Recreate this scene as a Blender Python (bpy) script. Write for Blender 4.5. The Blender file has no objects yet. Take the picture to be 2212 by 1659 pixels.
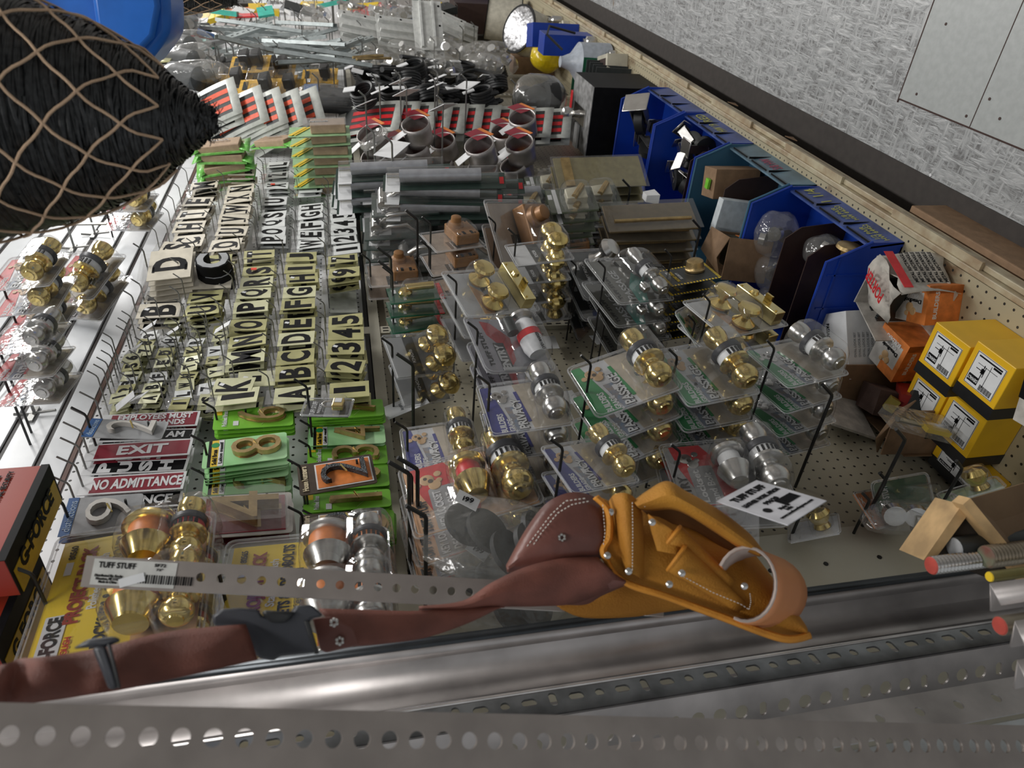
import bpy, math, random
import numpy as np
from mathutils import Matrix, Vector, Euler
random.seed(7)
SC = bpy.context.scene
COL = SC.collection
# ------------------------------------------------------------ camera
F = 1560.0
PPX, PPY = 1106.0, 829.5
_u = np.array([705-1106, -296-830, F]); _u /= np.linalg.norm(_u)
_d = np.array([8400-1106, 395-830, F]); _d /= np.linalg.norm(_d)
_d = _d-_u*(_u@_d); _d /= np.linalg.norm(_d)
_w = np.cross(_u, _d)
RW = np.array([_u, _w, -_d])            # rows: world axes in camera coordinates (x right, y down, z forward)
CAM = np.array([0.0, -1.0, 1.45])       # the pegboard wall is the plane Y = 0, X runs along the aisle
cd = bpy.data.cameras.new('camera')
cam = bpy.data.objects.new('camera', cd); COL.objects.link(cam)
cx, cy, cz = RW[:, 0], -RW[:, 1], -RW[:, 2]
cam.matrix_world = Matrix(((cx[0], cy[0], cz[0], CAM[0]), (cx[1], cy[1], cz[1], CAM[1]), (cx[2], cy[2], cz[2], CAM[2]), (0, 0, 0, 1)))
cd.sensor_width = 36; cd.lens = F/2212*36
cd.clip_start = 0.02; cd.clip_end = 60
cd.dof.use_dof = True; cd.dof.focus_distance = 1.4; cd.dof.aperture_fstop = 8.5
SC.camera = cam
# ------------------------------------------------------------ world, lamps, exposure
W = bpy.data.worlds.new('world'); SC.world = W; W.use_nodes = True
W.node_tree.nodes['Background'].inputs[0].default_value = (0.93, 0.97, 1, 1)
W.node_tree.nodes['Background'].inputs[1].default_value = 0.38
SC.view_settings.view_transform = 'Standard'; SC.view_settings.look = 'None'
SC.view_settings.exposure = 0.12; SC.view_settings.gamma = 1; SC.view_settings.use_curve_mapping = False
SC.cycles.transparent_max_bounces = 24; SC.cycles.max_bounces = 6; SC.cycles.glossy_bounces = 3
SC.cycles.sample_clamp_indirect = 4
SC.cycles.caustics_reflective = False; SC.cycles.caustics_refractive = False
LAMPS = [(x, y) for x in (0.1, 2.3, 4.6, 7.0) for y in (-1.05,)]
for x, y in LAMPS:
    l = bpy.data.lights.new('fluorescent_tube_light', 'AREA'); l.shape = 'RECTANGLE'; l.size = 1.25; l.size_y = 0.16
    l.energy = 17 if x < 1 else 30; l.color = (1.0, 0.985, 0.96)
    o = bpy.data.objects.new('fluorescent_tube_light', l); COL.objects.link(o); o.location = (x, y, 2.93)

# ------------------------------------------------------------ projections used to lay things out in the place
def ray(px, py): return RW@np.array([px-PPX, py-PPY, F])
def at(px, py, d=0.0):
    r = ray(px, py); t = (1.0-d)/r[1]; return Vector((r[0]*t, -d, CAM[2]+r[2]*t))
def atz(px, py, z):
    r = ray(px, py); t = (z-CAM[2])/r[2]; return Vector((r[0]*t, CAM[1]+r[1]*t, z))
def dep(px, py, z):
    p = RW@np.array([(px-PPX)/F*z, (py-PPY)/F*z, z])+CAM; return Vector(p)
ZO = {'R1': (0, 0, 3.95), 'R2': (400, 0, 3.95), 'R3': (760, 0, 3.95), 'R4': (1180, 0, 3.95), 'R6': (0, 400, 3.95), 'L1': (200, 300, 3.6867),
      'L2': (200, 520, 3.5677), 'R8': (760, 380, 3.95), 'R9': (1180, 400, 3.95), 'R10': (1652, 400, 3.95), 'B1': (0, 840, 3.95), 'B2': (400, 840, 3.95),
      'B3': (820, 780, 3.95), 'B4': (1200, 700, 3.3515), 'B5': (1652, 780, 3.457), 'D1': (0, 1160, 3.324), 'D2': (560, 1160, 3.324),
      'D3': (1080, 1000, 3.2529), 'D4': (1652, 1160, 3.325), 'P': (0, 0, 1)}
def z2(z, a, b):
    ox, oy, s = ZO[z]; return ox+a/s, oy+b/s
def zat(z, a, b, d=0.0): return at(*z2(z, a, b), d)
def solve_pose(px, Wd, Ht, d0, tilt=0.25, dsd=0.06):
    """rigid pose of a Wd x Ht card whose corners (top-left, top-right, bottom-right, bottom-left) are seen at px"""
    P_ = [at(x, y, d0) for x, y in px]; mw = ((P_[1]-P_[0]).length+(P_[2]-P_[3]).length)/2; mh = ((P_[1]-P_[2]).length+(P_[0]-P_[3]).length)/2
    sc_ = min(1.35, max(.72, .5*(mw/Wd+mh/Ht))); Wd = Wd*sc_; Ht = Ht*sc_
    loc = np.array([[-Wd/2, 0, Ht/2], [Wd/2, 0, Ht/2], [Wd/2, 0, -Ht/2], [-Wd/2, 0, -Ht/2]])
    P = [np.array(at(x, y, d0)) for x, y in px]
    c = sum(P)/4
    ex = (P[1]-P[0]+P[2]-P[3]); roll = -math.atan2(ex[2], ex[0])
    v = np.array([0.0, roll, 0.0, c[0], c[1], c[2]])
    def res(v):
        R = np.array(Euler((v[0], v[1], v[2]), 'XYZ').to_matrix())
        out = []
        for l, q in zip(loc, px):
            p = R@l+v[3:]; cc = RW.T@(p-CAM)
            out += [(PPX+F*cc[0]/cc[2]-q[0])/4, (PPY+F*cc[1]/cc[2]-q[1])/4]
        out += [v[0]/tilt, v[2]/tilt, (v[4]+d0)/dsd*7]
        return np.array(out)
    for it in range(12):
        r = res(v); J = np.zeros((len(r), 6))
        for k in range(6):
            w = v.copy(); w[k] += 1e-5; J[:, k] = (res(w)-r)/1e-5
        v = v-np.linalg.lstsq(J.T@J+1e-6*np.eye(6), J.T@r, rcond=None)[0]
    M = Euler((v[0], v[1], v[2]), 'XYZ').to_matrix().to_4x4(); M.translation = Vector(v[3:])
    return M@Matrix.Scale(sc_, 4)

# ------------------------------------------------------------ materials
MATS = {}
def mat(name, col, rough=0.5, metal=0.0, var=0.06, scale=40, bump=0.0, bscale=120, spec=0.5, coat=0.0, col2=None, emit=None):
    if name in MATS: return MATS[name]
    m = bpy.data.materials.new(name); m.use_nodes = True; MATS[name] = m
    nt = m.node_tree; b = nt.nodes['Principled BSDF']
    tc = nt.nodes.new('ShaderNodeTexCoord'); n = nt.nodes.new('ShaderNodeTexNoise'); n.inputs['Scale'].default_value = scale; n.inputs['Detail'].default_value = 4
    nt.links.new(tc.outputs['Object'], n.inputs['Vector'])
    r = nt.nodes.new('ShaderNodeValToRGB')
    c2 = col2 or tuple(min(1, c*(1+var*2)) for c in col)
    c1 = tuple(c*(1-var*2) for c in col) if col2 is None else col
    r.color_ramp.elements[0].position = 0.35; r.color_ramp.elements[1].position = 0.65
    r.color_ramp.elements[0].color = (*c1, 1); r.color_ramp.elements[1].color = (*c2, 1)
    nt.links.new(n.outputs['Fac'], r.inputs['Fac']); nt.links.new(r.outputs['Color'], b.inputs['Base Color'])
    b.inputs['Roughness'].default_value = rough; b.inputs['Metallic'].default_value = metal
    b.inputs['Specular IOR Level'].default_value = spec; b.inputs['Coat Weight'].default_value = coat; b.inputs['Coat Roughness'].default_value = 0.08
    if bump:
        n2 = nt.nodes.new('ShaderNodeTexNoise'); n2.inputs['Scale'].default_value = bscale; n2.inputs['Detail'].default_value = 5
        nt.links.new(tc.outputs['Object'], n2.inputs['Vector'])
        bp = nt.nodes.new('ShaderNodeBump'); bp.inputs['Strength'].default_value = bump; bp.inputs['Distance'].default_value = 0.004
        nt.links.new(n2.outputs['Fac'], bp.inputs['Height']); nt.links.new(bp.outputs['Normal'], b.inputs['Normal'])
    if emit:
        b.inputs['Emission Color'].default_value = (*col, 1); b.inputs['Emission Strength'].default_value = emit
    return m
def clear(name, tint=(1, 1, 1), haze=0.0, hazecol=(0.8, 0.8, 0.8), rough=0.06, bump=0.12, bscale=60, refl=0.75):
    """thin clear plastic: a Fresnel mix of see-through and gloss, with an optional milky share"""
    if name in MATS: return MATS[name]
    m = bpy.data.materials.new(name); m.use_nodes = True; MATS[name] = m; nt = m.node_tree; nt.nodes.clear()
    out = nt.nodes.new('ShaderNodeOutputMaterial'); tr = nt.nodes.new('ShaderNodeBsdfTransparent'); tr.inputs[0].default_value = (*tint, 1)
    gl = nt.nodes.new('ShaderNodeBsdfGlossy'); gl.inputs['Roughness'].default_value = rough; gl.inputs['Color'].default_value = (refl, refl, refl, 1)
    df = nt.nodes.new('ShaderNodeBsdfDiffuse'); df.inputs[0].default_value = (*hazecol, 1)
    tc = nt.nodes.new('ShaderNodeTexCoord'); n = nt.nodes.new('ShaderNodeTexNoise'); n.inputs['Scale'].default_value = bscale
    nt.links.new(tc.outputs['Object'], n.inputs['Vector'])
    bp = nt.nodes.new('ShaderNodeBump'); bp.inputs['Strength'].default_value = bump; bp.inputs['Distance'].default_value = 0.004
    nt.links.new(n.outputs['Fac'], bp.inputs['Height'])
    lw = nt.nodes.new('ShaderNodeLayerWeight'); lw.inputs['Blend'].default_value = 0.5
    for q in (gl, lw): nt.links.new(bp.outputs['Normal'], q.inputs['Normal'])
    pw = nt.nodes.new('ShaderNodeMath'); pw.operation = 'POWER'; nt.links.new(lw.outputs['Facing'], pw.inputs[0]); pw.inputs[1].default_value = 4.0
    fr = nt.nodes.new('ShaderNodeMath'); fr.operation = 'MULTIPLY_ADD'; nt.links.new(pw.outputs[0], fr.inputs[0]); fr.inputs[1].default_value = 0.75; fr.inputs[2].default_value = 0.06
    mx = nt.nodes.new('ShaderNodeMixShader'); nt.links.new(fr.outputs[0], mx.inputs[0])
    m0 = nt.nodes.new('ShaderNodeMixShader'); m0.inputs[0].default_value = haze
    nt.links.new(tr.outputs[0], m0.inputs[1]); nt.links.new(df.outputs[0], m0.inputs[2])
    nt.links.new(m0.outputs[0], mx.inputs[1]); nt.links.new(gl.outputs[0], mx.inputs[2]); nt.links.new(mx.outputs[0], out.inputs[0])
    return m
def pegmat(name, base, dirt, hole=(0.02, 0.018, 0.015), r=0.0035, pitch=0.0254, dirtamt=0.55, swap=False, rough=0.45):
    """painted board with a grid of round holes at a real pitch, object coordinates in metres"""
    m = bpy.data.materials.new(name); m.use_nodes = True; MATS[name] = m; nt = m.node_tree; b = nt.nodes['Principled BSDF']; L = nt.links
    tc = nt.nodes.new('ShaderNodeTexCoord'); sp = nt.nodes.new('ShaderNodeSeparateXYZ'); L.new(tc.outputs['Object'], sp.inputs[0])
    def mth(op, a, bb=None):
        x = nt.nodes.new('ShaderNodeMath'); x.operation = op
        for i, q in enumerate((a, bb)):
            if q is None: continue
            if isinstance(q, (int, float)): x.inputs[i].default_value = q
            else: L.new(q, x.inputs[i])
        return x.outputs[0]
    A = sp.outputs['X']; B = sp.outputs['Y'] if swap else sp.outputs['Z']
    fa = mth('SUBTRACT', mth('FRACT', mth('DIVIDE', A, pitch)), 0.5); fb = mth('SUBTRACT', mth('FRACT', mth('DIVIDE', B, pitch)), 0.5)
    dd = mth('SQRT', mth('ADD', mth('MULTIPLY', fa, fa), mth('MULTIPLY', fb, fb)))
    isH = mth('LESS_THAN', dd, r/pitch)
    n = nt.nodes.new('ShaderNodeTexNoise'); n.inputs['Scale'].default_value = 9; n.inputs['Detail'].default_value = 8; L.new(tc.outputs['Object'], n.inputs['Vector'])
    rp = nt.nodes.new('ShaderNodeValToRGB'); rp.color_ramp.elements[0].position = dirtamt; rp.color_ramp.elements[1].position = dirtamt+0.14
    rp.color_ramp.elements[0].color = (*base, 1); rp.color_ramp.elements[1].color = (*dirt, 1); L.new(n.outputs['Fac'], rp.inputs['Fac'])
    mx = nt.nodes.new('ShaderNodeMixRGB'); L.new(isH, mx.inputs[0]); L.new(rp.outputs['Color'], mx.inputs[1]); mx.inputs[2].default_value = (*hole, 1)
    L.new(mx.outputs[0], b.inputs['Base Color']); b.inputs['Roughness'].default_value = rough
    return m

M_ = dict(
    white=lambda: mat('white_card', (0.78, 0.79, 0.8), 0.5, var=0.02), black=lambda: mat('black_print', (0.006, 0.006, 0.007), 0.55, var=0.1, spec=0.15),
    grey=lambda: mat('grey_card', (0.36, 0.37, 0.38), 0.5), dark=lambda: mat('dark_card', (0.03, 0.035, 0.035), 0.45),
    brass=lambda: mat('polished_brass', (0.80, 0.62, 0.24), 0.17, 1.0, var=0.05, scale=25, bump=0.05, bscale=30),
    satbrass=lambda: mat('satin_brass', (0.50, 0.36, 0.17), 0.38, 0.85, var=0.1, bump=0.1, bscale=200),
    steel=lambda: mat('satin_steel', (0.60, 0.59, 0.57), 0.26, 1.0, var=0.05, scale=30, bump=0.04, bscale=60),
    nickel=lambda: mat('brushed_nickel', (0.62, 0.60, 0.56), 0.4, 0.4, bump=0.05),
    blackmetal=lambda: mat('black_forged_metal', (0.03, 0.032, 0.035), 0.35, 0.6, bump=1.0, bscale=350, col2=(0.09, 0.1, 0.11)),
    hook=lambda: mat('dark_steel_wire', (0.05, 0.05, 0.05), 0.35, 0.7), zhook=lambda: mat('zinc_wire', (0.25, 0.25, 0.24), 0.35, 0.8),
    foil=lambda: mat('gold_foil_card', (0.60, 0.58, 0.29), 0.28, 0.45, var=0.08, scale=18), foil2=lambda: mat('pale_foil_card', (0.74, 0.74, 0.48), 0.3, 0.25, var=0.05, scale=18),
    cream=lambda: mat('cream_card', (0.66, 0.61, 0.50), 0.45, var=0.05), wcard=lambda: mat('white_letter_card', (0.72, 0.74, 0.73), 0.4, var=0.03),
    green=lambda: mat('lime_green_card', (0.22, 0.58, 0.05), 0.35, var=0.05, scale=8), mint=lambda: mat('mint_green_card', (0.32, 0.72, 0.28), 0.35, col2=(0.5, 0.8, 0.45), scale=9),
    dgreen=lambda: mat('dark_green_band', (0.01, 0.28, 0.07), 0.4), pgreen=lambda: mat('bottle_green_card', (0.01, 0.09, 0.045), 0.4),
    blue=lambda: mat('royal_blue_band', (0.03, 0.035, 0.26), 0.4), lblue=lambda: mat('denim_blue_band', (0.05, 0.14, 0.36), 0.4),
    red=lambda: mat('red_band', (0.62, 0.02, 0.025), 0.4), maroon=lambda: mat('maroon_print', (0.26, 0.012, 0.03), 0.38, var=0.05), teal=lambda: mat('teal_band', (0.05, 0.42, 0.33), 0.4),
    orange=lambda: mat('orange_print', (0.72, 0.22, 0.05), 0.45, var=0.1), tan=lambda: mat('tan_print', (0.62, 0.40, 0.2), 0.45), yellow=lambda: mat('yellow_card', (0.80, 0.52, 0.02), 0.4, col2=(0.85, 0.62, 0.05), scale=6),
    peach=lambda: mat('peach_print', (0.75, 0.42, 0.22), 0.45), sky=lambda: mat('pale_blue_print', (0.45, 0.58, 0.72), 0.45), brown=lambda: mat('dark_brown_card', (0.06, 0.04, 0.025), 0.45),
    bronze=lambda: mat('bronze_paint', (0.30, 0.15, 0.06), 0.4, 0.2), redsticker=lambda: mat('fluorescent_red_sticker', (0.9, 0.07, 0.03), 0.5),
    binblue=lambda: mat('blue_bin_plastic', (0.006, 0.045, 0.36), 0.4, var=0.08, scale=6), binteal=lambda: mat('faded_teal_bin_plastic', (0.03, 0.12, 0.22), 0.45, var=0.1, scale=6, col2=(0.06, 0.16, 0.25)),
    hard=lambda: mat('brown_hardboard', (0.035, 0.016, 0.012), 0.55, bump=0.1), kraft=lambda: mat('kraft_cardboard', (0.26, 0.16, 0.09), 0.75, bump=0.2, bscale=90),
    rubber=lambda: mat('black_rubber', (0.012, 0.013, 0.014), 0.5, bump=0.1), blackpl=lambda: mat('black_plastic', (0.03, 0.032, 0.04), 0.42),
    galv=lambda: mat('galvanised_steel', (0.46, 0.43, 0.42), 0.42, 0.75, var=0.12, scale=14, bump=0.08, bscale=20), galvd=lambda: mat('dull_galvanised_steel', (0.36, 0.32, 0.295), 0.5, 0.55, var=0.05, scale=22),
    ivory=lambda: mat('ivory_enamel', (0.55, 0.52, 0.42), 0.4, var=0.08, scale=12), plastic=lambda: clear('clear_blister_plastic', haze=0.03), rim=lambda: clear('clear_blister_rim', haze=0.22, hazecol=(.85, .87, .9), refl=1.0),  # blister rim: white highlights put into its haze colour
    polybag=lambda: clear('cloudy_poly_bag', haze=0.09, hazecol=(0.8, 0.8, 0.76), bump=1.0, bscale=45, rough=0.16, refl=0.9), thinbag=lambda: clear('clear_poly_bag', haze=0.1, bump=1.0, bscale=60, rough=0.1, refl=0.95),
    greenfilm=lambda: mat('green_shrink_film', (0.12, 0.42, 0.06), 0.2, col2=(0.3, 0.7, 0.2), scale=30, bump=0.6, bscale=80), foam=lambda: mat('tan_foam_block', (0.42, 0.30, 0.20), 0.7, bump=0.2, bscale=300),
    tape=lambda: mat('aged_label_paper', (0.6, 0.6, 0.57), 0.5), bagdark=lambda: mat('dark_grey_cloth', (0.05, 0.055, 0.06), 0.5, bump=0.5, bscale=30))
def mm(k): return M_[k]() if isinstance(k, str) else k

# ------------------------------------------------------------ mesh builder
class MB:
    def __init__(s): s.v = []; s.f = []
    def add(s, vs, fs, M=None):
        o = len(s.v)
        for p in vs:
            p = Vector(p)
            if M is not None: p = M@p
            s.v.append(tuple(p))
        s.f += [tuple(i+o for i in f) for f in fs]; return s
    def box(s, c, d, M=None, taper=1.0):
        x, y, z = c; a, b, e = d[0]/2, d[1]/2, d[2]/2; t = taper
        vs = [(x-a, y-b, z-e), (x+a, y-b, z-e), (x+a, y+b, z-e), (x-a, y+b, z-e), (x-a*t, y-b*t, z+e), (x+a*t, y-b*t, z+e), (x+a*t, y+b*t, z+e), (x-a*t, y+b*t, z+e)]
        return s.add(vs, [(0, 3, 2, 1), (4, 5, 6, 7), (0, 1, 5, 4), (1, 2, 6, 5), (2, 3, 7, 6), (3, 0, 4, 7)], M)
    def lathe(s, prof, axis='x', c=(0, 0, 0), n=24, M=None):
        vs = []; fs = []
        for (h, r) in prof:
            for k in range(n):
                a = 2*math.pi*k/n; p = (h, r*math.cos(a), r*math.sin(a))
                if axis == 'y': p = (p[1], p[0], -p[2])
                elif axis == 'z': p = (p[1], p[2], p[0])
                vs.append((p[0]+c[0], p[1]+c[1], p[2]+c[2]))
        for i in range(len(prof)-1):
            for k in range(n): fs.append((i*n+k, i*n+(k+1) % n, (i+1)*n+(k+1) % n, (i+1)*n+k))
        fs.append(tuple(range(n))[::-1]); fs.append(tuple((len(prof)-1)*n+k for k in range(n)))
        return s.add(vs, fs, M)
    def tube(s, pts, r, n=8, M=None, closed=False):
        P = [Vector(p) for p in pts]; vs = []; fs = []; prev = None; m = len(P)
        for i, p in enumerate(P):
            a = P[(i-1) % m] if (closed or i) else P[0]; b = P[(i+1) % m] if (closed or i < m-1) else P[-1]
            t = (b-a).normalized()
            if prev is None:
                q = Vector((0, 0, 1)) if abs(t.z) < 0.9 else Vector((1, 0, 0)); e1 = t.cross(q).normalized()
            else: e1 = (prev-t*prev.dot(t)).normalized()
            prev = e1; e2 = t.cross(e1); rr = r[i] if isinstance(r, (list, tuple)) else r
            for k in range(n):
                an = 2*math.pi*k/n; vs.append(p+e1*math.cos(an)*rr+e2*math.sin(an)*rr)
        for i in range(m if closed else m-1):
            j = (i+1) % m
            for k in range(n): fs.append((i*n+k, i*n+(k+1) % n, j*n+(k+1) % n, j*n+k))
        if not closed: fs.append(tuple(range(n))[::-1]); fs.append(tuple((m-1)*n+k for k in range(n)))
        return s.add(vs, fs, M)
    def prism(s, poly, y0, y1, M=None):
        """polygon in x,z (counter-clockwise seen from -y) between y0 (front) and y1"""
        n = len(poly); vs = [(x, y0, z) for x, z in poly]+[(x, y1, z) for x, z in poly]
        fs = [tuple(range(n)), tuple(range(2*n-1, n-1, -1))]+[(i, n+i, n+(i+1) % n, (i+1) % n) for i in range(n)]
        return s.add(vs, fs, M)
    def grid(s, rows, closed=False, M=None):
        n = len(rows[0]); vs = [p for r in rows for p in r]; fs = []
        for i in range(len(rows)-1):
            for k in range(n if closed else n-1): fs.append((i*n+k, i*n+(k+1) % n, (i+1)*n+(k+1) % n, (i+1)*n+k))
        return s.add(vs, fs, M)
    def mesh(s, name):
        me = bpy.data.meshes.new(name); me.from_pydata(s.v, [], s.f); me.update(); return me
    def build(s, name, m, parent=None, smooth=True, solid=0.0, bevel=0.0, sub=0):
        me = s.mesh(name); return link(name, me, m, parent, smooth, solid, bevel, sub)
def link(name, me, m, parent=None, smooth=True, solid=0.0, bevel=0.0, sub=0):
    if not me.materials: me.materials.append(mm(m))
    if smooth:
        me.polygons.foreach_set('use_smooth', [True]*len(me.polygons))
        try: me.set_sharp_from_angle(angle=math.radians(38))
        except Exception: pass
    o = bpy.data.objects.new(name, me); COL.objects.link(o)
    if parent: o.parent = parent
    if sub:
        q = o.modifiers.new('subd', 'SUBSURF'); q.levels = sub; q.render_levels = sub
    if solid:
        q = o.modifiers.new('thick', 'SOLIDIFY'); q.thickness = solid; q.offset = 0
    if bevel:
        q = o.modifiers.new('bevel', 'BEVEL'); q.width = bevel; q.segments = 2; q.limit_method = 'ANGLE'
    return o
def bx(name, c, d, m, parent=None, bevel=0.0, rot=None):
    M = None
    if rot: M = Matrix.Translation(c)@Euler(rot).to_matrix().to_4x4()@Matrix.Translation(-Vector(c))
    return MB().box(c, d, M).build(name, m, parent, smooth=False, bevel=bevel)
def thing(name, label, cat, loc=(0, 0, 0), group=None, M=None):
    o = bpy.data.objects.new(name, None); COL.objects.link(o); o.empty_display_size = 0.02
    if M is not None: o.matrix_world = M
    else: o.location = loc
    o['label'] = label; o['category'] = cat
    if group: o['group'] = group
    return o
def tag(o, label, cat, group=None):
    o['label'] = label; o['category'] = cat
    if group: o['group'] = group
    return o
def struct(o): o['kind'] = 'structure'; return o
def stuff(o, label, cat): tag(o, label, cat); o['kind'] = 'stuff'; return o
def dup(root, M, label=None, group=None):
    r = root.copy(); COL.objects.link(r); r.matrix_world = M
    if label: r['label'] = label
    if group: r['group'] = group
    for ch in list(root.children):
        c = ch.copy(); COL.objects.link(c); c.parent = r
        for g in ch.children:
            d = g.copy(); COL.objects.link(d); d.parent = c
    return r
TXT = {}
def textmesh(body, size=1.0, bold=0.0, sx=1.0, ext=0.0, sp=1.0, bev=0.0, shear=0.0):
    key = (body, size, bold, sx, ext, sp, bev, shear)
    if key in TXT: return TXT[key]
    c = bpy.data.curves.new('lettering', 'FONT'); c.body = body; c.size = 1; c.align_x = 'CENTER'; c.align_y = 'CENTER'; c.offset = bold; c.space_character = sp
    c.extrude = ext/size if ext else 0; c.resolution_u = 3; c.shear = shear; c.space_line = 0.85
    if bev: c.bevel_depth = bev/size; c.bevel_resolution = 1
    o = bpy.data.objects.new('tmp', c); COL.objects.link(o)
    dg = bpy.context.evaluated_depsgraph_get(); me = bpy.data.meshes.new_from_object(o.evaluated_get(dg))
    bpy.data.objects.remove(o); bpy.data.curves.remove(c)
    co = np.zeros(len(me.vertices)*3); me.vertices.foreach_get('co', co); co = co.reshape(-1, 3)
    if len(co):
        co[:, 0] -= (co[:, 0].min()+co[:, 0].max())/2; co[:, 1] -= (co[:, 1].min()+co[:, 1].max())/2
    co = np.stack([co[:, 0]*size*sx, -co[:, 2]*size, co[:, 1]*size], 1)
    me.vertices.foreach_set('co', co.ravel()); me.update()
    TXT[key] = me; return me
def fitted(body, w, h, bold=0.02, ext=0.0, bev=0.0, sp=1.0):
    """lettering stretched to w x h metres"""
    key = ('fit', body, w, h, bold, ext, bev, sp)
    if key in TXT: return TXT[key]
    me = textmesh(body, 1.0, bold, 1.0, 0.05, sp).copy()
    co = np.zeros(len(me.vertices)*3); me.vertices.foreach_get('co', co); co = co.reshape(-1, 3)
    ww = np.ptp(co[:, 0]) or 1; hh = np.ptp(co[:, 2]) or 1
    co[:, 0] *= w/ww; co[:, 2] *= h/hh; co[:, 1] *= (ext if ext else 0.0003)/0.05
    me.vertices.foreach_set('co', co.ravel()); me.update(); TXT[key] = me; return me
def word(body, w, h, c, m, parent, rot=0.0, bold=0.02, ext=0.0, name='lettering', sp=1.0):
    """rot turns the text clockwise as read on the face; c is the local centre"""
    me = fitted(body, w, h, bold, ext, 0, sp)
    if not me.materials: me.materials.append(mm(m))
    elif me.materials[0] != mm(m):
        k = ('c', id(me), mm(m).name)
        if k not in TXT: TXT[k] = me.copy(); TXT[k].materials.clear(); TXT[k].materials.append(mm(m))
        me = TXT[k]
    o = bpy.data.objects.new(name, me); COL.objects.link(o); o.parent = parent; o.location = c; o.rotation_euler = (0, rot, 0); return o
def rrect(w, h, r, n=4, cx=0, cz=0):
    p = []
    for qx, qz, a0 in ((w/2-r, h/2-r, 0), (-w/2+r, h/2-r, 90), (-w/2+r, -h/2+r, 180), (w/2-r, -h/2+r, 270)):
        for k in range(n+1):
            a = math.radians(a0+90*k/n); p.append((cx+qx+r*math.cos(a), cz+qz+r*math.sin(a)))
    return p[::-1] if False else p
# prism expects counter-clockwise seen from -y with x right, z up: rrect already is
# ============================================================ the setting
PEG_B = pegmat('beige_pegboard_enamel', (0.36, 0.33, 0.25), (0.14, 0.09, 0.05), r=0.0030, dirtamt=0.66)
PEG_W = pegmat('white_pegboard', (0.80, 0.81, 0.82), (0.72, 0.73, 0.74), r=0.0030, dirtamt=0.5)
DECK = pegmat('worn_perforated_shelf_enamel', (0.42, 0.37, 0.25), (0.17, 0.10, 0.05), r=0.0030, dirtamt=0.58, swap=True)
def wallpanel(name, x0, x1, z0, z1, y0, y1, m):
    return struct(bx(name, ((x0+x1)/2, (y0+y1)/2, (z0+z1)/2), (x1-x0, y1-y0, z1-z0), m))
xs = [0.82, 1.651, 2.90, 4.15, 5.40, 7.2]
for i in range(5):
    wallpanel('wall_back', xs[i]+.004, xs[i+1]-.004, 0.17, 1.385, 0.0, 0.012, PEG_B)
slotm = mat('black_slot', (0.01, 0.01, 0.01))
for i in range(1, 5):                       # slotted uprights between the steel pegboard panels
    u = struct(bx('trim_%d' % i, (xs[i], -0.004, .80), (0.034, 0.016, 1.27), 'ivory'))
    s = MB()
    for k in range(46): s.box((xs[i]-.007, -0.0126, .20+k*.026), (.004, .0012, .014)); s.box((xs[i]+.007, -0.0126, .20+k*.026), (.004, .0012, .014))
    s.build('slot_row', slotm, u)
IV = mat('ivory_filler_panel', (0.50, 0.48, 0.40), 0.42, col2=(0.46, 0.43, 0.34), scale=4, bump=0.05)
fp = struct(bx('trim_5', (0.62, -.011, .95), (.40, .022, 2.1), IV))
s = MB()
for k in range(9): s.lathe([(-.0235, .0045), (-.020, .0045)], 'y', (.74, 0, .30+k*.112), 12)
s.build('bolt_hole', slotm, fp)
rail = struct(bx('trim_6', (4.1, -.004, 1.398), (6.6, .02, .026), IV))
struct(bx('trim_7', (4.1, .004, 1.419), (6.6, .03, .010), mat('black_shadow_gap_strip', (.01, .01, .01))))
wallpanel('wall_back', .80, 5.2, 1.422, 2.002, -0.004, 0.008, PEG_W)
struct(bx('trim_8', (3.0, .002, 2.006), (4.4, .018, .008), mat('brown_edge_strip', (.09, .03, .015), .5)))
SLW = mat('white_slatwall', (0.76, 0.78, 0.80), 0.3, var=0.01)
for x0, x1 in ((0.2, 2.908), (2.914, 5.3), (5.306, 7.6)):
    z = 2.011; k = 0
    while z < 3.1:
        z1 = 2.0585 if k == 0 else z+.0625
        w_ = struct(bx('wall_back', ((x0+x1)/2, 0, (z+z1)/2), (x1-x0, .018, z1-z), SLW, bevel=.001)); struct(bx('wall_back', ((x0+x1)/2, 0, z1+.0062), (x1-x0, .008, .0127), mat('dark_slat_groove', (.012, .006, .005)))); z = z1+.0125; k += 1
struct(bx('wall_back', (3.9, .016, 2.55), (7.6, .012, 1.15), mat('dark_slat_groove', (.012, .006, .005))))
wallpanel('wall_back', 5.2, 7.4, 1.422, 2.002, -0.002, 0.008, PEG_W)
struct(bx('wall_back', (3.9, .05, 1.5), (8, .03, 3.0), mat('rear_panel', (.25, .24, .22))))
struct(bx('wall_end', (7.62, -.9, 1.5), (.06, 2.6, 3.0), mat('end_wall_paint', (.55, .52, .5))))
struct(bx('wall_opposite', (3.0, -2.55, 1.5), (10, .06, 3.0), mat('opposite_shelving', (.40, .38, .36), .6, var=.3, scale=3)))
struct(bx('ceiling', (3.0, -1.2, 3.06), (10, 3.0, .04), mat('ceiling_tile', (.7, .7, .68), .8)))
for i, (x, y) in enumerate(LAMPS):
    t = thing('ceiling_lamp', 'white fluorescent ceiling fixture over the aisle, %s along the row' % ['first', 'second', 'third', 'fourth'][i], 'lamp', (x, y, 2.99), 'fluorescent fixtures over the aisle')
    bx('housing', (0, 0, .01), (1.3, .2, .06), 'white', t); 
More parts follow.
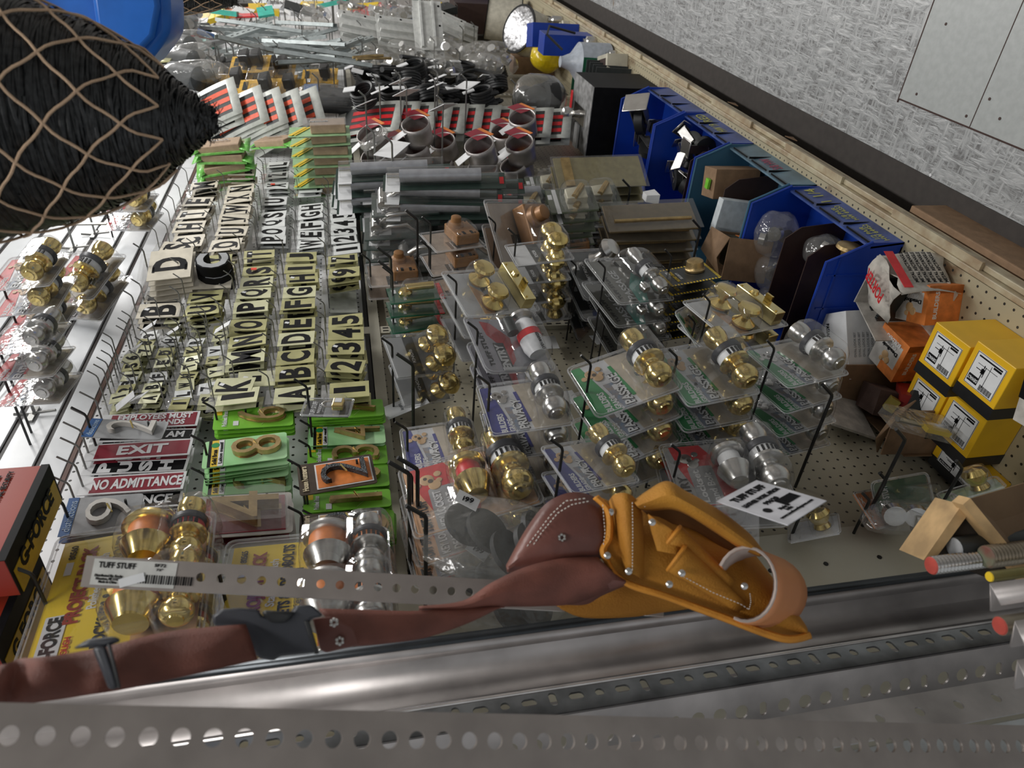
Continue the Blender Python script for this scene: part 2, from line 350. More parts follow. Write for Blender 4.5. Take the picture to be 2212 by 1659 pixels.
# floor: painted strand board with a sheet-metal patch
FL = bpy.data.materials.new('grey_painted_strand_board'); FL.use_nodes = True; nt = FL.node_tree; b = nt.nodes['Principled BSDF']; L = nt.links
tc = nt.nodes.new('ShaderNodeTexCoord')
def vor(scale, sx, sy, rot):
    mp = nt.nodes.new('ShaderNodeMapping'); mp.inputs['Scale'].default_value = (sx, sy, 1); mp.inputs['Rotation'].default_value = (0, 0, rot); L.new(tc.outputs['Object'], mp.inputs[0])
    v = nt.nodes.new('ShaderNodeTexNoise'); v.inputs['Scale'].default_value = scale; v.inputs['Detail'].default_value = 3; v.inputs['Distortion'].default_value = 1.2; L.new(mp.outputs[0], v.inputs['Vector']); return v
v1 = vor(15, 1, 5, .5); v2 = vor(15, 5, 1, .2); v3 = vor(13, 1, 4, -.7)
a1 = nt.nodes.new('ShaderNodeMath'); a1.operation = 'MAXIMUM'; L.new(v1.outputs['Fac'], a1.inputs[0]); L.new(v2.outputs['Fac'], a1.inputs[1])
a2 = nt.nodes.new('ShaderNodeMath'); a2.operation = 'MAXIMUM'; L.new(a1.outputs[0], a2.inputs[0]); L.new(v3.outputs['Fac'], a2.inputs[1])
rp = nt.nodes.new('ShaderNodeValToRGB'); e = rp.color_ramp.elements; e[0].position = .42; e[0].color = (.15, .15, .15, 1); e[1].position = .58; e[1].color = (.36, .37, .375, 1)
q = rp.color_ramp.elements.new(.80); q.color = (.56, .565, .565, 1)
L.new(a2.outputs[0], rp.inputs[0])
st = nt.nodes.new('ShaderNodeTexNoise'); st.inputs['Scale'].default_value = 5.5; st.inputs['Detail'].default_value = 6; L.new(tc.outputs['Object'], st.inputs['Vector'])
sr = nt.nodes.new('ShaderNodeValToRGB'); sr.color_ramp.elements[0].position = .70; sr.color_ramp.elements[1].position = .73; L.new(st.outputs['Fac'], sr.inputs[0])
mx = nt.nodes.new('ShaderNodeMixRGB'); L.new(sr.outputs['Color'], mx.inputs[0]); L.new(rp.outputs['Color'], mx.inputs[1]); mx.inputs[2].default_value = (.22, .17, .12, 1)
L.new(mx.outputs[0], b.inputs['Base Color']); b.inputs['Roughness'].default_value = .36; b.inputs['Specular IOR Level'].default_value = .6
bp = nt.nodes.new('ShaderNodeBump'); bp.inputs['Strength'].default_value = .8; bp.inputs['Distance'].default_value = .004; L.new(a2.outputs[0], bp.inputs['Height']); L.new(bp.outputs[0], b.inputs['Normal'])
struct(bx('floor', (3.5, -1.2, -.02), (9, 3.2, .04), FL))
PLT = mat('grey_painted_sheet_metal', (.40, .42, .415), .35, var=.03, scale=60, bump=.03)
for x0, x1 in ((.3, 1.4815), (1.4835, 1.747)):
    t = struct(bx('trim_9', ((x0+x1)/2, -1.1, .001), (x1-x0, 1.0, .002), PLT))
s = MB()
s.box((1.749, -.82, .0012), (.004, .46, .0024)); s.box((1.02, -.599, .0012), (1.45, .004, .0024)); s.box((1.4825, -1.1, .0012), (.0025, 1.0, .0026))
struct(s.build('trim_10', mat('rusty_joint', (.05, .025, .02), .8)))
s = MB()
for x, y in ((1.68, -.79), (1.69, -.625), (1.46, -.67), (1.41, -.64), (1.505, -.62), (1.22, -.63), (1.72, -.9)): s.lathe([(0.0005, .0035), (.0032, .0035)], 'z', (x, y, 0), 10)
struct(s.build('trim_11', mat('rusty_nail_heads', (.06, .03, .025), .7)))
for i, (px, py, sz, r) in enumerate(((1834, 297, .010, .3), (2010, 778 - 400, .007, .8))):
    p = atz(px, py, .001); tag(bx('paper_scrap', p, (sz, sz, .0015), 'white', rot=(0, 0, r)), ['small white square of paper lying on the grey floor', 'tiny white speck of litter on the floor near the blue bins'][i], 'litter')
# base shelf
struct(bx('trim_12', (3.9, -.33, .0015), (6.7, .26, .003), mat('bare_dark_floor_under_shelf', (.045, .038, .034), .8)))  # dark strip on the floor, the shelf's shadow put into its colour
t = thing('base_shelf', 'long rusty cream steel base shelf running under the pegboard wall', 'shelf', (0, 0, 0))
bx('deck', (3.9, -.19, .148), (6.7, .38, .018), DECK, t)
LIPM = mat('chipped_cream_enamel', (.52, .46, .32), .4, col2=(.36, .27, .17), scale=22, bump=.3, bscale=60)
bx('front_lip', (3.9, -.388, .138), (6.7, .014, .040), LIPM, t, bevel=.002)
bx('front_lip', (3.9, -.402, .128), (6.7, .013, .030), LIPM, t, bevel=.002)
bx('kick_plate', (3.9, -.235, .068), (6.7, .01, .136), mat('dark_kick_plate', (.06, .05, .045), .7), t)
struct(bx('baseboard_back', (3.9, -.01, .07), (6.7, .02, .14), mat('dark_baseboard', (.05, .04, .04))))
for i, x in enumerate((2.02, 2.42)):
    q = tag(MB().prism([(-.02, 0), (.02, 0), (.0, .035)], -.001, .001, Matrix.Translation((x, -.41, .09))@Euler((0.2, .2, 0)).to_matrix().to_4x4()).build('price_flag', 'kraft'), ['torn brown paper flag stuck under the shelf lip, nearer one', 'torn brown paper flag stuck under the shelf lip, farther one'][i], 'paper')
q = tag(bx('cardboard_carton', (1.23, -.335, .050), (.45, .17, .100), 'kraft', bevel=.003), 'flat brown cardboard carton on the floor under the shelf front', 'box')
word('PROPANE', .10, .022, (1.004, -.36, .05), 'black', None).rotation_euler = (0, 0, -math.pi/2)
bpy.data.objects['lettering'].parent = q if 'lettering' in bpy.data.objects else None
bx('flap_seam', (1.23, -.38, .1005), (.43, .0015, .001), mat('seam_shadow', (.12, .07, .04)), q)

# ============================================================ things that hang on the wall
HK = {}
def hook(x, z, L, label, kind='hook', r=.0026, y0=0.0, tip=.02, ang=50, group='wire peg hooks'):
    L = max(.02, round(L, 2)); key = (L, kind, r, tip, ang)
    M = Matrix.Translation((x, y0, z))
    if key not in HK:
        a = math.radians(ang)
        pts = [(0, 0, 0), (0, -L*.5, 0), (0, -L+.006, 0), (0, -L, .002), (0, -L-tip*.3*math.cos(a), tip*.3*math.sin(a)+.001), (0, -L-tip*math.cos(a), tip*math.sin(a))]
        o = tag(MB().tube(pts, r, 7).build('peg_hook', kind), label, 'hook', group)
        o.matrix_world = M; HK[key] = o; return o
    o = HK[key].copy(); COL.objects.link(o); o.matrix_world = M; o['label'] = label; o['group'] = group; return o
PR = {}
def use(key, fn, M, label, group=None):
    if key not in PR:
        r = fn(); PR[key] = r; r.matrix_world = M; r['label'] = label
        if group: r['group'] = group
        return r
    return dup(PR[key], M, label, group)
ORD = ['', 'second', 'third', 'fourth', 'fifth', 'sixth', 'seventh', 'eighth', 'ninth', 'tenth', 'eleventh', 'twelfth']
def stack(key, fn, M, label, n=1, step=.02, group=None, jit=.03, back=None, drop=0.0, lateral=0.0, what=None):
    r = use(key, fn, M, label, group)
    for k in range(1, n):
        yv = M.translation.y+step*k
        if yv > -.006: break
        T = Matrix.Translation((random.uniform(-1, 1)*jit*.15+lateral*k, step*k, random.uniform(-1, 1)*jit*.12-drop*k))
        Rm = T@Matrix.Translation(M.translation)@Euler((random.uniform(-jit, jit), random.uniform(-jit, jit)*1.5, random.uniform(-jit, jit)*.7)).to_matrix().to_4x4()@M.to_3x3().to_4x4()
        use(key, fn, Rm, '%s back, behind %s' % (ORD[k], back or label), group)
    return r
def quad(z, pts): return [z2(z, a, b) for a, b in pts]
def qsize(px, d):
    P = [at(x, y, d) for x, y in px]
    return round(((P[1]-P[0]).length+(P[2]-P[3]).length)/2, 3), round(((P[1]-P[2]).length+(P[0]-P[3]).length)/2, 3)
def xl(prof, c, mname, parent, name, n=24, axis='x'):
    return MB().lathe(prof, axis, c, n).build(name, mname, parent)
def shell(t, Wd, Ht, bubbles, r=.012, plate=.0008, rim=True, m='plastic'):
    """clear clamshell: a round-cornered plate with a rim and raised bubbles (cx, cz, w, h, depth)"""
    s = MB().prism(rrect(Wd, Ht, r), -.004, -.004+plate)
    s.build('clear_shell', m, t, smooth=False)
    if rim:
        pts = [(x, -.004, z) for x, z in rrect(Wd-.003, Ht-.003, r)]
        e = MB().tube(pts, .0016, 6, closed=True)
        e.tube([(x*.93, -.005, z*.95) for x, _, z in pts], .0009, 5, closed=True)
        e.build('shell_rim', 'rim', t)
    for (cx_, cz_, w, h, dp) in bubbles:
        rows = []
        for f, g in ((1, .0), (.985, .35), (.93, .7), (.8, .93), (.55, 1.0)):
            rows.append([(cx_+(x)*(f if w < h*3 else 1-(1-f)*.4), -.0045-dp*g, cz_+z_*f) for x, z_ in rrect(w, h, min(w, h)*.3, 5)])
        b_ = MB().grid(rows, closed=True); n = len(rows[0]); b_.f.append(tuple(range(len(rows)*n-n, len(rows)*n))[::-1])
        b_.build('clear_bubble', m, t)
def knobset(t, c, L, fin, R=.027, label=True, ring='blackpl', name='knob'):
    """two door knobs on one spindle along x with rose, latch wrap and dark ring; positions are for a 150 mm set"""
    k = L/.15; X = lambda p: [(h*k, r*max(.8, k)) for h, r in p]; a = .075
    xl(X([(-a, .001), (-a+.001, R*.45), (-a+.004, R*.5), (-a+.005, R*.7), (-a+.012, R*.93), (-a+.022, R), (-a+.034, R*.92), (-a+.042, R*.68), (-a+.047, R*.52), (-a+.052, R*.55), (-a+.056, R*.75)]), c, fin, t, name)
    xl(X([(-a+.054, R*.8), (-a+.058, R*1.16), (-a+.063, R*1.2), (-a+.066, R*1.1)]), c, fin, t, 'rose')
    xl(X([(-a+.066, R*.98), (-a+.084, R*.98)]), c, 'white' if ring == 'blackpl' else ring, t, 'latch_wrap'); x, y, z = c; q = max(.8, k)
    s = MB()
    for j in range(5): s.box((x+(-a+.075)*k, y-R*q*.985*math.cos(j*.33-.7), z+R*q*.985*math.sin(j*.33-.7)), (.013*k, .003, .004))
    s.build('wrap_print', 'black', t)
    xl(X([(-a+.084, R*1.12), (-a+.087, R*1.2), (-a+.096, R*1.2), (-a+.098, R*1.05)]), c, 'blackpl', t, 'seal_ring')
    xl(X([(-a+.098, R*1.1), (-a+.102, R*.9), (-a+.106, R*.62), (a-.036, R*.6), (a-.03, R*.8), (a-.018, R*.9), (a-.004, R*.86), (a, R*.7), (a, .001)]), c, fin, t, name)
def picture(t, cx_, cz_, fin='tan', s=1.0):
    e = MB()
    for dx, dz, r in ((.004, .006, .0115), (-.010, -.004, .010), (.012, -.012, .006), (-.002, -.012, .005)):
        e.lathe([(-.0012, r*.1*s), (-.001, r*.9*s), (0, r*s)], 'y', (cx_+dx*s, -.0012, cz_+dz*s), 14)
    e.lathe([(-.0014, .0055*s), (0, .0055*s)], 'y', (cx_-.004*s, -.0012, cz_+.022*s), 12)
    e.build('product_picture', fin, t)
    w_ = MB().lathe([(-.0016, .004*s), (0, .004*s)], 'y', (cx_-.001*s, -.0014, cz_+.001*s), 10).lathe([(-.0016, .003*s), (0, .003*s)], 'y', (cx_+.006*s, -.0014, cz_+.008*s), 10)
    w_.build('product_picture_shade', 'brown', t)
def lockset(band, title, fin, Wd=.15, Ht=.172, pic=None):
    def fn():
        t = thing('lockset_pack', '', 'lock pack')
        a, b_ = Wd/2-.008, Ht/2-.008
        bx('card', (0, .001, 0), (2*a, .0016, 2*b_), mat('pale_grey_print', (.62, .63, .65), .4), t)
        MB().prism([(-a, b_), (-a, b_-.045), (a, b_-.018), (a, b_)], -.0006, .0001).build('colour_band', band, t, False)
        MB().prism([(-a, b_-.05), (-a, b_-.072), (-a+.07, b_-.055), (-a+.07, b_-.038)], -.0006, .0001).build('picture_patch', mat('town_photo_print', (.20, .28, .40), .4, col2=(.34, .27, .22), scale=60), t, False)
        MB().prism([(-a, -.006), (-a, -b_), (a, -b_), (a, .010)], -.0006, .0001).build('lower_panel', mat('beige_print', (.55, .48, .38), .4), t, False)
        word('BUILDERS', .052, .013, (-a+.028, -.0009, b_-.024), 'white', t, bold=.03)
        word('GRADE', .034, .011, (-a+.02, -.0009, b_-.040), 'white', t, bold=.03)
        word(title, .088, .021, (-a+.048, -.0007, b_-.065), 'black', t, bold=.075); word(title, .085, .019, (-a+.048, -.0010, b_-.064), 'white', t, bold=.03)
        bx('small_print_bar', (-.0, -.0008, .004), (.09, .0006, .007), band, t, rot=(0, -.12, 0))
        picture(t, .035, .043, pic or ('tan' if fin == 'brass' else 'steel'))
        bx('price_sticker', (-.012, -.0012, .052-.03), (.014, .0006, .008), 'white', t)
        knobset(t, (0, -.034, -Ht*.27), Wd*.93, fin)
        shell(t, Wd, Ht, [(0, -Ht*.27, Wd*.95, .066, .066)])
        return t
    return fn
def put(key, fn, z, pts, Wd, Ht, d, label, n=1, step=.06, group='lockset packs', **k):
    step = max(step, .058) if group == 'lockset packs' else step
    M = solve_pose(quad(z, pts), Wd, Ht, d)
    r = stack(key, fn, M, label, n, step, group, **k)
    top = M@Vector((0, 0, Ht/2-.012))
    hook(top.x, min(top.z, 3), -M.translation.y+.05, 'hook of the %s' % label, r=.0024, tip=.028)
    return r
put('psb', lockset('dgreen', 'PASSAGE', 'brass'), 'B4', [(330, 715), (150, 330), (640, 140), (855, 480)], .15, .172, .31, 'left brass passage pack with green band', 4, .05, drop=.008, lateral=-.006)
put('psb', None, 'B4', [(930, 625), (740, 240), (1180, 130), (1450, 490)], .15, .172, .30, 'right brass passage pack with green band', 4, .055, drop=.006)
put('pss', lockset('dgreen', 'PASSAGE', 'steel'), 'B4', [(1690, 485), (1340, 195), (1800, 100), (2110, 370)], .15, .172, .28, 'satin steel passage lockset pack with green band', 4, .055, drop=.008)
put('pvb', lockset('blue', 'PRIVACY', 'brass'), 'B3', [(1620, 1160), (1385, 750), (1890, 640), (2250, 1050)], .15, .172, .28, 'brass blue-band privacy pack just above the leather pouch', 3, .055, drop=.006)
put('pvb', None, 'B3', [(250, 980), (170, 590), (790, 500), (860, 880)], .15, .172, .13, 'brass blue-band privacy pack behind the peach deadbolt pack', 2, .05)
put('pvs', lockset('blue', 'PRIVACY', 'steel'), 'B3', [(975, 665), (850, 235), (1480, 130), (1620, 560)], .15, .172, .30, 'satin steel privacy lockset pack with blue band', 4, .055, drop=.008)
# left over the slatwall: red packs
put('enb', lockset('red', 'ENTRY', 'brass'), 'R6', [(-140, 930), (60, 620), (650, 600), (450, 860)], .15, .185, .26, 'brass entry pack with red band high on the slatwall', 3, .05, drop=-.006)
put('enb2', lockset('red', 'ENTRY', 'brass'), 'R6', [(420, 900), (620, 620), (1045, 640), (780, 1000)], .15, .16, .14, 'brass lockset pack with white card, nearest the slatwall', 3, .045)
put('ens', lockset('red', 'ENTRY', 'steel'), 'R6', [(-170, 1470), (30, 1210), (640, 1190), (450, 1420)], .15, .185, .24, 'satin steel entry lockset pack on the slatwall', 1, .05)
put('ens', None, 'R6', [(-160, 1700), (60, 1430), (700, 1380), (480, 1640)], .15, .185, .20, 'steel lockset pack below the front steel slatwall pack', 2, .05)
put('enb', None, 'R6', [(760, 70), (900, -110), (1330, -130), (1200, 40)], .15, .172, .17, 'upper brass red-card pack below the black straw cone', 1)
put('enb', None, 'R6', [(800, 240), (920, 90), (1370, 80), (1250, 235)], .15, .172, .12, 'lower brass red-card pack below the black straw cone', 2, .04)
def teal_pack():
    t = thing('lockset_pack', '', 'lock pack'); Wd, Ht = .165, .20
    bx('card', (0, .001, 0), (.15, .0016, .185), mat('smoke_print', (.20, .20, .17), .4), t)
    MB().prism([(-.075, .02), (-.02, .015), (.03, -.03), (.0, -.05), (-.075, -.01)], -.0006, .0001).build('swoosh', 'teal', t, False)
    word('PASSAGE', .10, .024, (-.012, -.0009, .035), 'white', t); word('TUFF STUFF', .08, .012, (-.02, -.0009, .07), 'black', t)
    knobset(t, (.0, -.03, -.045), .15, 'steel', .02); xl([(-.012, .001), (-.01, .01), (0, .013), (.01, .01), (.012, .001)], (-.055, -.03, .01), 'steel', t, 'knob')
    bx('white_edge', (.0, -.001, -.088), (.15, .001, .01), 'white', t)
    shell(t, Wd, Ht, [(0, -.03, .15, .11, .055)]); return t
put('teal', teal_pack, 'R9', [(590, 1015), (370, 700), (790, 610), (1050, 985)], .165, .20, .26, 'passage lockset pack with teal swoosh, upper one', 2, .03)
put('teal', None, 'R9', [(590, 1380), (400, 1000), (860, 950), (990, 1260)], .165, .20, .16, 'passage lockset pack with teal swoosh, lower one', 2, .03)

def plate_pack():
    t = thing('lockset_pack', '', 'lock pack'); Wd, Ht = .16, .225
    bx('card', (0, .001, 0), (Wd-.014, .0016, Ht-.016), 'white', t)
    MB().prism(rrect(.13, .045, .004, cz=-.0), -.0006, .0001).build('dark_panel', 'dark', t, False)
    MB().prism([(-.07, .05), (-.07, .02), (0, .02), (.03, .05)], -.0006, .0001).build('picture_patch', 'peach', t, False)
    for k, x in enumerate((-.042, .038)):
        xl([(0, .026), (-.006, .028), (-.012, .02), (-.02, .011), (-.028, .012), (-.034, .024), (-.044, .028), (-.05, .024), (-.054, .008)], (x, -.006, .02), 'brass', t, 'knob', axis='y')
    bx('mortise_plate', (0, -.022, -.07), (.135, .035, .034), mat('bright_brass_plate', (.85, .72, .36), .2, .9, var=.03), t, bevel=.002)
    s = MB()
    for x in (-.058, -.03, .03, .058): s.lathe([(-.042, .003), (-.038, .003)], 'y', (x, 0, -.07+.008), 8)
    s.build('screw', 'brass', t)
    xl([(-.046, .008), (-.038, .012)], (.022, 0, -.07), 'brass', t, 'cylinder', axis='y'); bx('thumb_turn', (-.02, -.05, -.07), (.02, .02, .006), 'brass', t)
    shell(t, Wd, Ht, [(0, .02, .15, .07, .06)]); return t
put('plate', plate_pack, 'R8', [(950, 1215), (850, 890), (1380, 790), (1520, 1140)], .16, .225, .26, 'two brass knobs and plate pack above the entry grip', 3, .05)
put('plate', None, 'R9', [(1530, 1310), (1140, 1025), (1700, 895), (2060, 1225)], .16, .225, .25, 'two brass knobs and plate pack beside the bins', 3, .05)
put('psb', None, 'R9', [(1330, 1500), (1120, 1130), (1330, 1010), (1560, 1330)], .15, .172, .21, 'brass lockset pack turned edge-on between the passage packs', 1)

def combo(W_, H_, fin, card, band, big=True, lines=('TUFF STUFF', 'KEY LOCKSET', 'DEADBOLT')):
    def fn():
        t = thing('lockset_pack', '', 'lock pack'); a, b_ = W_/2-.009, H_/2-.009
        bx('card', (0, .001, 0), (2*a, .0016, 2*b_), card, t)
        MB().prism([(-a, b_-.05), (-a, .0), (-a*.2, -.02), (a, .03), (a, b_-.012), (a*.2, b_-.02)], -.0006, .0001).build('colour_band', band, t, False)
        MB().prism(rrect(a*1.25, .05, .006, cx=-a*.35, cz=b_-.06), -.0008, -.0005).build('title_panel', 'grey', t, False)
        word(lines[0], a*.95, .018, (-a*.5, -.0014, b_-.018), 'black', t, bold=.03); word(lines[1], a*1.05, .015, (-a*.38, -.0014, b_-.048), 'white', t, bold=.03)
        word(lines[2], a*.9, .015, (-a*.42, -.0014, b_-.070), 'white', t, bold=.03); picture(t, a*.5, b_-.045, 'tan' if fin == 'brass' else 'steel', 1.2)
        x0 = -.01
        xl([(-.052, .001), (-.05, .018), (-.046, .021), (-.018, .031), (-.014, .032), (-.012, .026)], (x0, -.034, -.005), fin, t, 'deadbolt_cylinder')
        xl([(-.012, .022), (.018, .022)], (x0, -.034, -.005), 'red' if fin == 'brass' else 'white', t, 'deadbolt_wrap')
        xl([(.018, .026), (.022, .033), (.03, .033), (.036, .028), (.038, .001)], (x0, -.034, -.005), fin, t, 'thumb_turn_rose')
        knobset(t, (0, -.034, -H_*.33), W_*.9, fin, .027)
        shell(t, W_, H_, [(x0-.005, -.004, .115, .074, .066), (0, -H_*.33, W_*.95, .068, .066)]); return t
    return fn
put('cmb', combo(.18, .228, 'brass', 'peach', 'red'), 'B3', [(300, 1560), (165, 935), (1150, 675), (1420, 1215)], .18, .228, .18, 'brass lockset and deadbolt pack on peach card', 4, .02, jit=.02)
put('cms', combo(.18, .228, 'steel', mat('silver_print', (.42, .42, .42), .35), 'red', lines=('ENTRY', 'Lockset', 'and Bolt')), 'B4', [(930, 1380), (755, 885), (1530, 830), (1690, 1260)], .18, .228, .20, 'steel lockset and bolt pack behind the white tag', 2, .04)
def ppack(W_, H_, fin, txt):
    def fn():
        t = thing('project_pack', '', 'lock pack'); a, b_ = W_/2-.012, H_/2-.012
        bx('card', (0, .001, 0), (2*a, .0016, 2*b_), mat('yellow_orange_print', (.95, .72, .02), .35, col2=(.92, .58, .02), scale=3), t)
        MB().prism([(-a, -.02), (-a, -b_), (a, -b_), (a, .0), (a*.3, -.01)], -.0006, .0001).build('lower_panel', 'orange' if fin == 'steel' else 'peach', t, False)
        word('PROJECT PACK', a*1.25, .024, (a*.22, -.0014, b_-.040), mat('brick_red_print', (.35, .03, .01)), t, bold=.04)
        word(txt[0], a*.9, .012, (a*.22, -.0014, b_-.058), 'white', t); word('2 LOCKSETS & 2 DEADBOLTS', a*1.9, .016, (0, -.0014, b_-.076), 'black', t, bold=.03)
        word('1 Key Fits All', a*.9, .013, (0, -.0014, b_-.095), 'black', t, bold=.02); word(txt[1], a*.24, .009, (a*.78, -.0014, b_-.016), 'black', t)
        MB().prism(rrect(a*.75, .026, .002, cx=-a*.62, cz=b_-.020), -.0009, -.0004).build('brand_panel', 'white', t, False)
        word('G-FORCE', a*.7, .018, (-a*.62, -.0014, b_-.020), 'black', t, bold=.04); word('TOUGH', a*.3, .008, (-a*.75, -.0014, b_-.040), 'red', t)
        bx('price_sticker', (a*.5, -.0012, b_-.016), (.022, .0006, .009), 'white', t)
        for i, xx in enumerate((a*.48, -a*.48)):
            xl([(-.04, .001), (-.04, .02), (-.02, .031), (-.014, .033), (-.012, .028)], (xx, -.034, -H_*.14), fin, t, 'deadbolt_cylinder')
            xl([(-.012, .027), (.014, .027)], (xx, -.034, -H_*.14), 'orange', t, 'deadbolt_wrap'); xl([(.014, .03), (.018, .036), (.024, .034), (.026, .001)], (xx, -.034, -H_*.14), fin, t, 'thumb_turn_rose')
            knobset(t, (xx, -.036, -H_*.38), a*.98, fin, .026, ring='red' if fin == 'brass' else 'orange')
        shell(t, W_, H_, [(a*.48, -H_*.14, a*.8, .08, .066), (-a*.48, -H_*.14, a*.8, .08, .066), (a*.48, -H_*.38, a*.98, .07, .068), (-a*.48, -H_*.38, a*.98, .07, .068)]); return t
    return fn
for key, fin, pts, tx, lb, n in (('ppb', 'brass', [(15, 1480), (121, 1169), (478, 1100), (440, 1400)], ('Polished Brass Finish', '80560'), 'brass project pack of locksets and deadbolts on yellow card', 2), ('pps', 'steel', [(440, 1440), (485, 1178), (845, 1135), (850, 1400)], ('Stainless Finish', '80565'), 'steel project pack of locksets and deadbolts on yellow card', 2)):
    w0, h0 = qsize(pts, .20); print('PROJECT', w0, h0)
    put(key, ppack(w0, h0, fin, tx), 'P', pts, w0, h0, .20, lb, n, .07, jit=.015, group='project packs')
def entry_pack():
    t = thing('lockset_pack', '', 'lock pack'); Wd, Ht = .17, .20
    bx('card', (0, .001, 0), (.155, .0016, .185), mat('lilac_grey_print', (.45, .44, .50), .4), t)
    MB().prism([(-.045, .0), (.02, -.01), (.065, .03), (.07, .055), (.03, .05), (-.01, .02), (-.06, .015)], -.0006, .0001).build('swoosh', 'red', t, False)
    bx('title_panel', (-.035, -.0008, .03), (.08, .001, .028), 'dark', t); word('ENTRY', .07, .022, (-.035, -.0016, .032), 'white', t, bold=.04); word('TUFF STUFF', .1, .013, (-.01, -.0012, .068), 'black', t)
    s = MB().lathe([(-.05, .02), (-.03, .027), (.01, .028), (.04, .024), (.055, .014)], 'x', (0, -.026, -.045)); s.build('grip_handle', mat('white_vinyl', (.75, .76, .78), .35), t)
    xl([(-.006, .0285), (.012, .0285)], (0, -.026, -.045), 'red', t, 'handle_wrap'); xl([(.05, .02), (.058, .03), (.066, .028)], (0, -.026, -.045), 'steel', t, 'rose')
    word('OPEN MARKER', .05, .009, (-.03, -.054, -.045), 'black', t); bx('white_strip', (-.07, -.002, -.02), (.008, .002, .13), 'white', t)
    xl([(-.02, .014), (.02, .014)], (.03, -.03, 0), 'dark', t, 'lever')
    shell(t, Wd, Ht, [(0, -.02, .155, .13, .058)], .02); return t
put('entry', entry_pack, 'R8', [(1110, 1690), (1025, 1270), (1500, 1195), (1700, 1655)], .17, .20, .27, 'grey entry handle pack with red swoosh and white wrapped grip', 3, .05, drop=.01)
def ball_pack():
    t = thing('cabinet_knob_pack', '', 'knob pack'); Wd, Ht = .10, .145
    bx('card', (0, .001, 0), (.088, .0016, .13), 'grey', t); bx('header', (0, -.0004, .043), (.088, .001, .044), 'white', t)
    bx('dark_panel', (-.0, -.0004, .006), (.088, .001, .026), 'dark', t); word('KNOB', .03, .008, (0, -.0012, .01), 'white', t)
    for x in (-.022, .022):
        xl([(0, .02), (-.01, .016), (-.016, .01), (-.024, .012), (-.03, .022), (-.042, .0265), (-.052, .022), (-.06, .008)], (x, -.004, -.035), 'brass', t, 'knob', axis='y')
    shell(t, Wd, Ht, [(0, -.035, .09, .062, .058)], .006); return t
put('ball', ball_pack, 'R8', [(340, 1730), (310, 1430), (710, 1360), (790, 1640)], .10, .145, .17, 'two round brass knobs above the empty pegboard', 2, .075, drop=.012, group='round brass knob packs')
put('ball', None, 'R8', [(1440, 790), (1350, 620), (1780, 540), (1810, 730)], .10, .145, .27, 'white-headed round brass knob pack on the tall stack', 4, .055, drop=.004, group='round brass knob packs')
def rim_pack(blank=False):
    def fn():
        t = thing('rim_lock_pack', '', 'lock pack'); Wd, Ht = .14, .165
        bx('card', (0, .001, 0), (.126, .0016, .15), mat('light_tan_print', (.45, .35, .27), .4), t)
        bx('dark_panel', (-.03, -.0004, .01), (.05, .001, .03), 'dark', t); word('Jimmy Proof Lock', .045, .008, (-.03, -.0012, .012), 'white', t)
        bx('lock_body', (.0, -.022, -.03), (.095, .034, .075), 'bronze', t, bevel=.004)
        xl([(0, .024), (-.012, .022), (-.016, .016), (-.03, .015), (-.032, .012)], (.018, -.038, -.018), 'bronze', t, 'cylinder', axis='y')
        s = MB()
        for x, z in ((-.04, -.005), (-.04, -.055), (.04, -.058)): s.lathe([(-.0395, .0035), (-.037, .0035)], 'y', (x, 0, z), 10)
        for z in (-.045, -.02): s.box((-.035, -.0395, z), (.018, .001, .008))
        s.build('screw_slot', 'black', t)
        shell(t, Wd, Ht, [(0, -.03, .105, .085, .05)], .008); return t
    return fn
put('rim', rim_pack(), 'R8', [(1240, 740), (1155, 290), (1570, 250), (1670, 670)], .14, .165, .22, 'largest bronze rim lock pack hanging face-on', 2, .075, group='rim lock packs')
put('rim', None, 'R8', [(740, 665), (560, 510), (1000, 440), (1120, 615)], .14, .165, .24, 'upper bronze rim lock pack tipped forward', 1, group='rim lock packs')
put('rim', None, 'R8', [(700, 880), (605, 680), (1000, 620), (1110, 800)], .14, .165, .18, 'lower bronze rim lock pack tipped forward', 2, .075, group='rim lock packs')
put('rim', None, 'R8', [(170, 975), (140, 755), (530, 745), (590, 930)], .14, .165, .10, 'bronze rim lock pack beside the white letter board', 2, .04, group='rim lock packs')
put('rim', None, 'R8', [(1660, 760), (1620, 560), (1960, 500), (2020, 690)], .14, .165, .12, 'bronze rim lock pack beside the steel ball knob', 2, .04, group='rim lock packs')
def hazard_pack():
    t = thing('deadbolt_card', '', 'lock pack'); Wd, Ht = .13, .16
    bx('card', (0, .001, 0), (Wd, .002, Ht), 'dark', t)
    s = MB()
    for k in range(16):
        for z in (-1, 1): s.box((-Wd/2+.006+k*.0085, -.0006, z*(Ht/2-.004)), (.0042, .0006, .008), None)
        for x in (-1, 1): s.box((x*(Wd/2-.004), -.0006, -Ht/2+.008+k*.0098), (.008, .0006, .0048))
    s.build('hazard_stripe', 'yellow', t, False)
    word('MILITARY GRADE', .08, .01, (0, -.0008, .045), 'yellow', t); word('SECURITY', .05, .008, (0, -.0008, .03), 'white', t); bx('price_sticker', (.03, -.001, .055), (.018, .001, .011), 'white', t)
    xl([(0, .03), (-.006, .031), (-.01, .028), (-.016, .027), (-.03, .025), (-.034, .02), (-.036, .001)], (.02, -.002, -.03), 'satbrass', t, 'deadbolt_rose', axis='y'); return t
put('haz', hazard_pack, 'R9', [(1060, 870), (940, 735), (1340, 665), (1510, 785)], .13, .16, .24, 'black deadbolt card with yellow striped border', 7, .026, group='striped deadbolt cards', jit=.04)
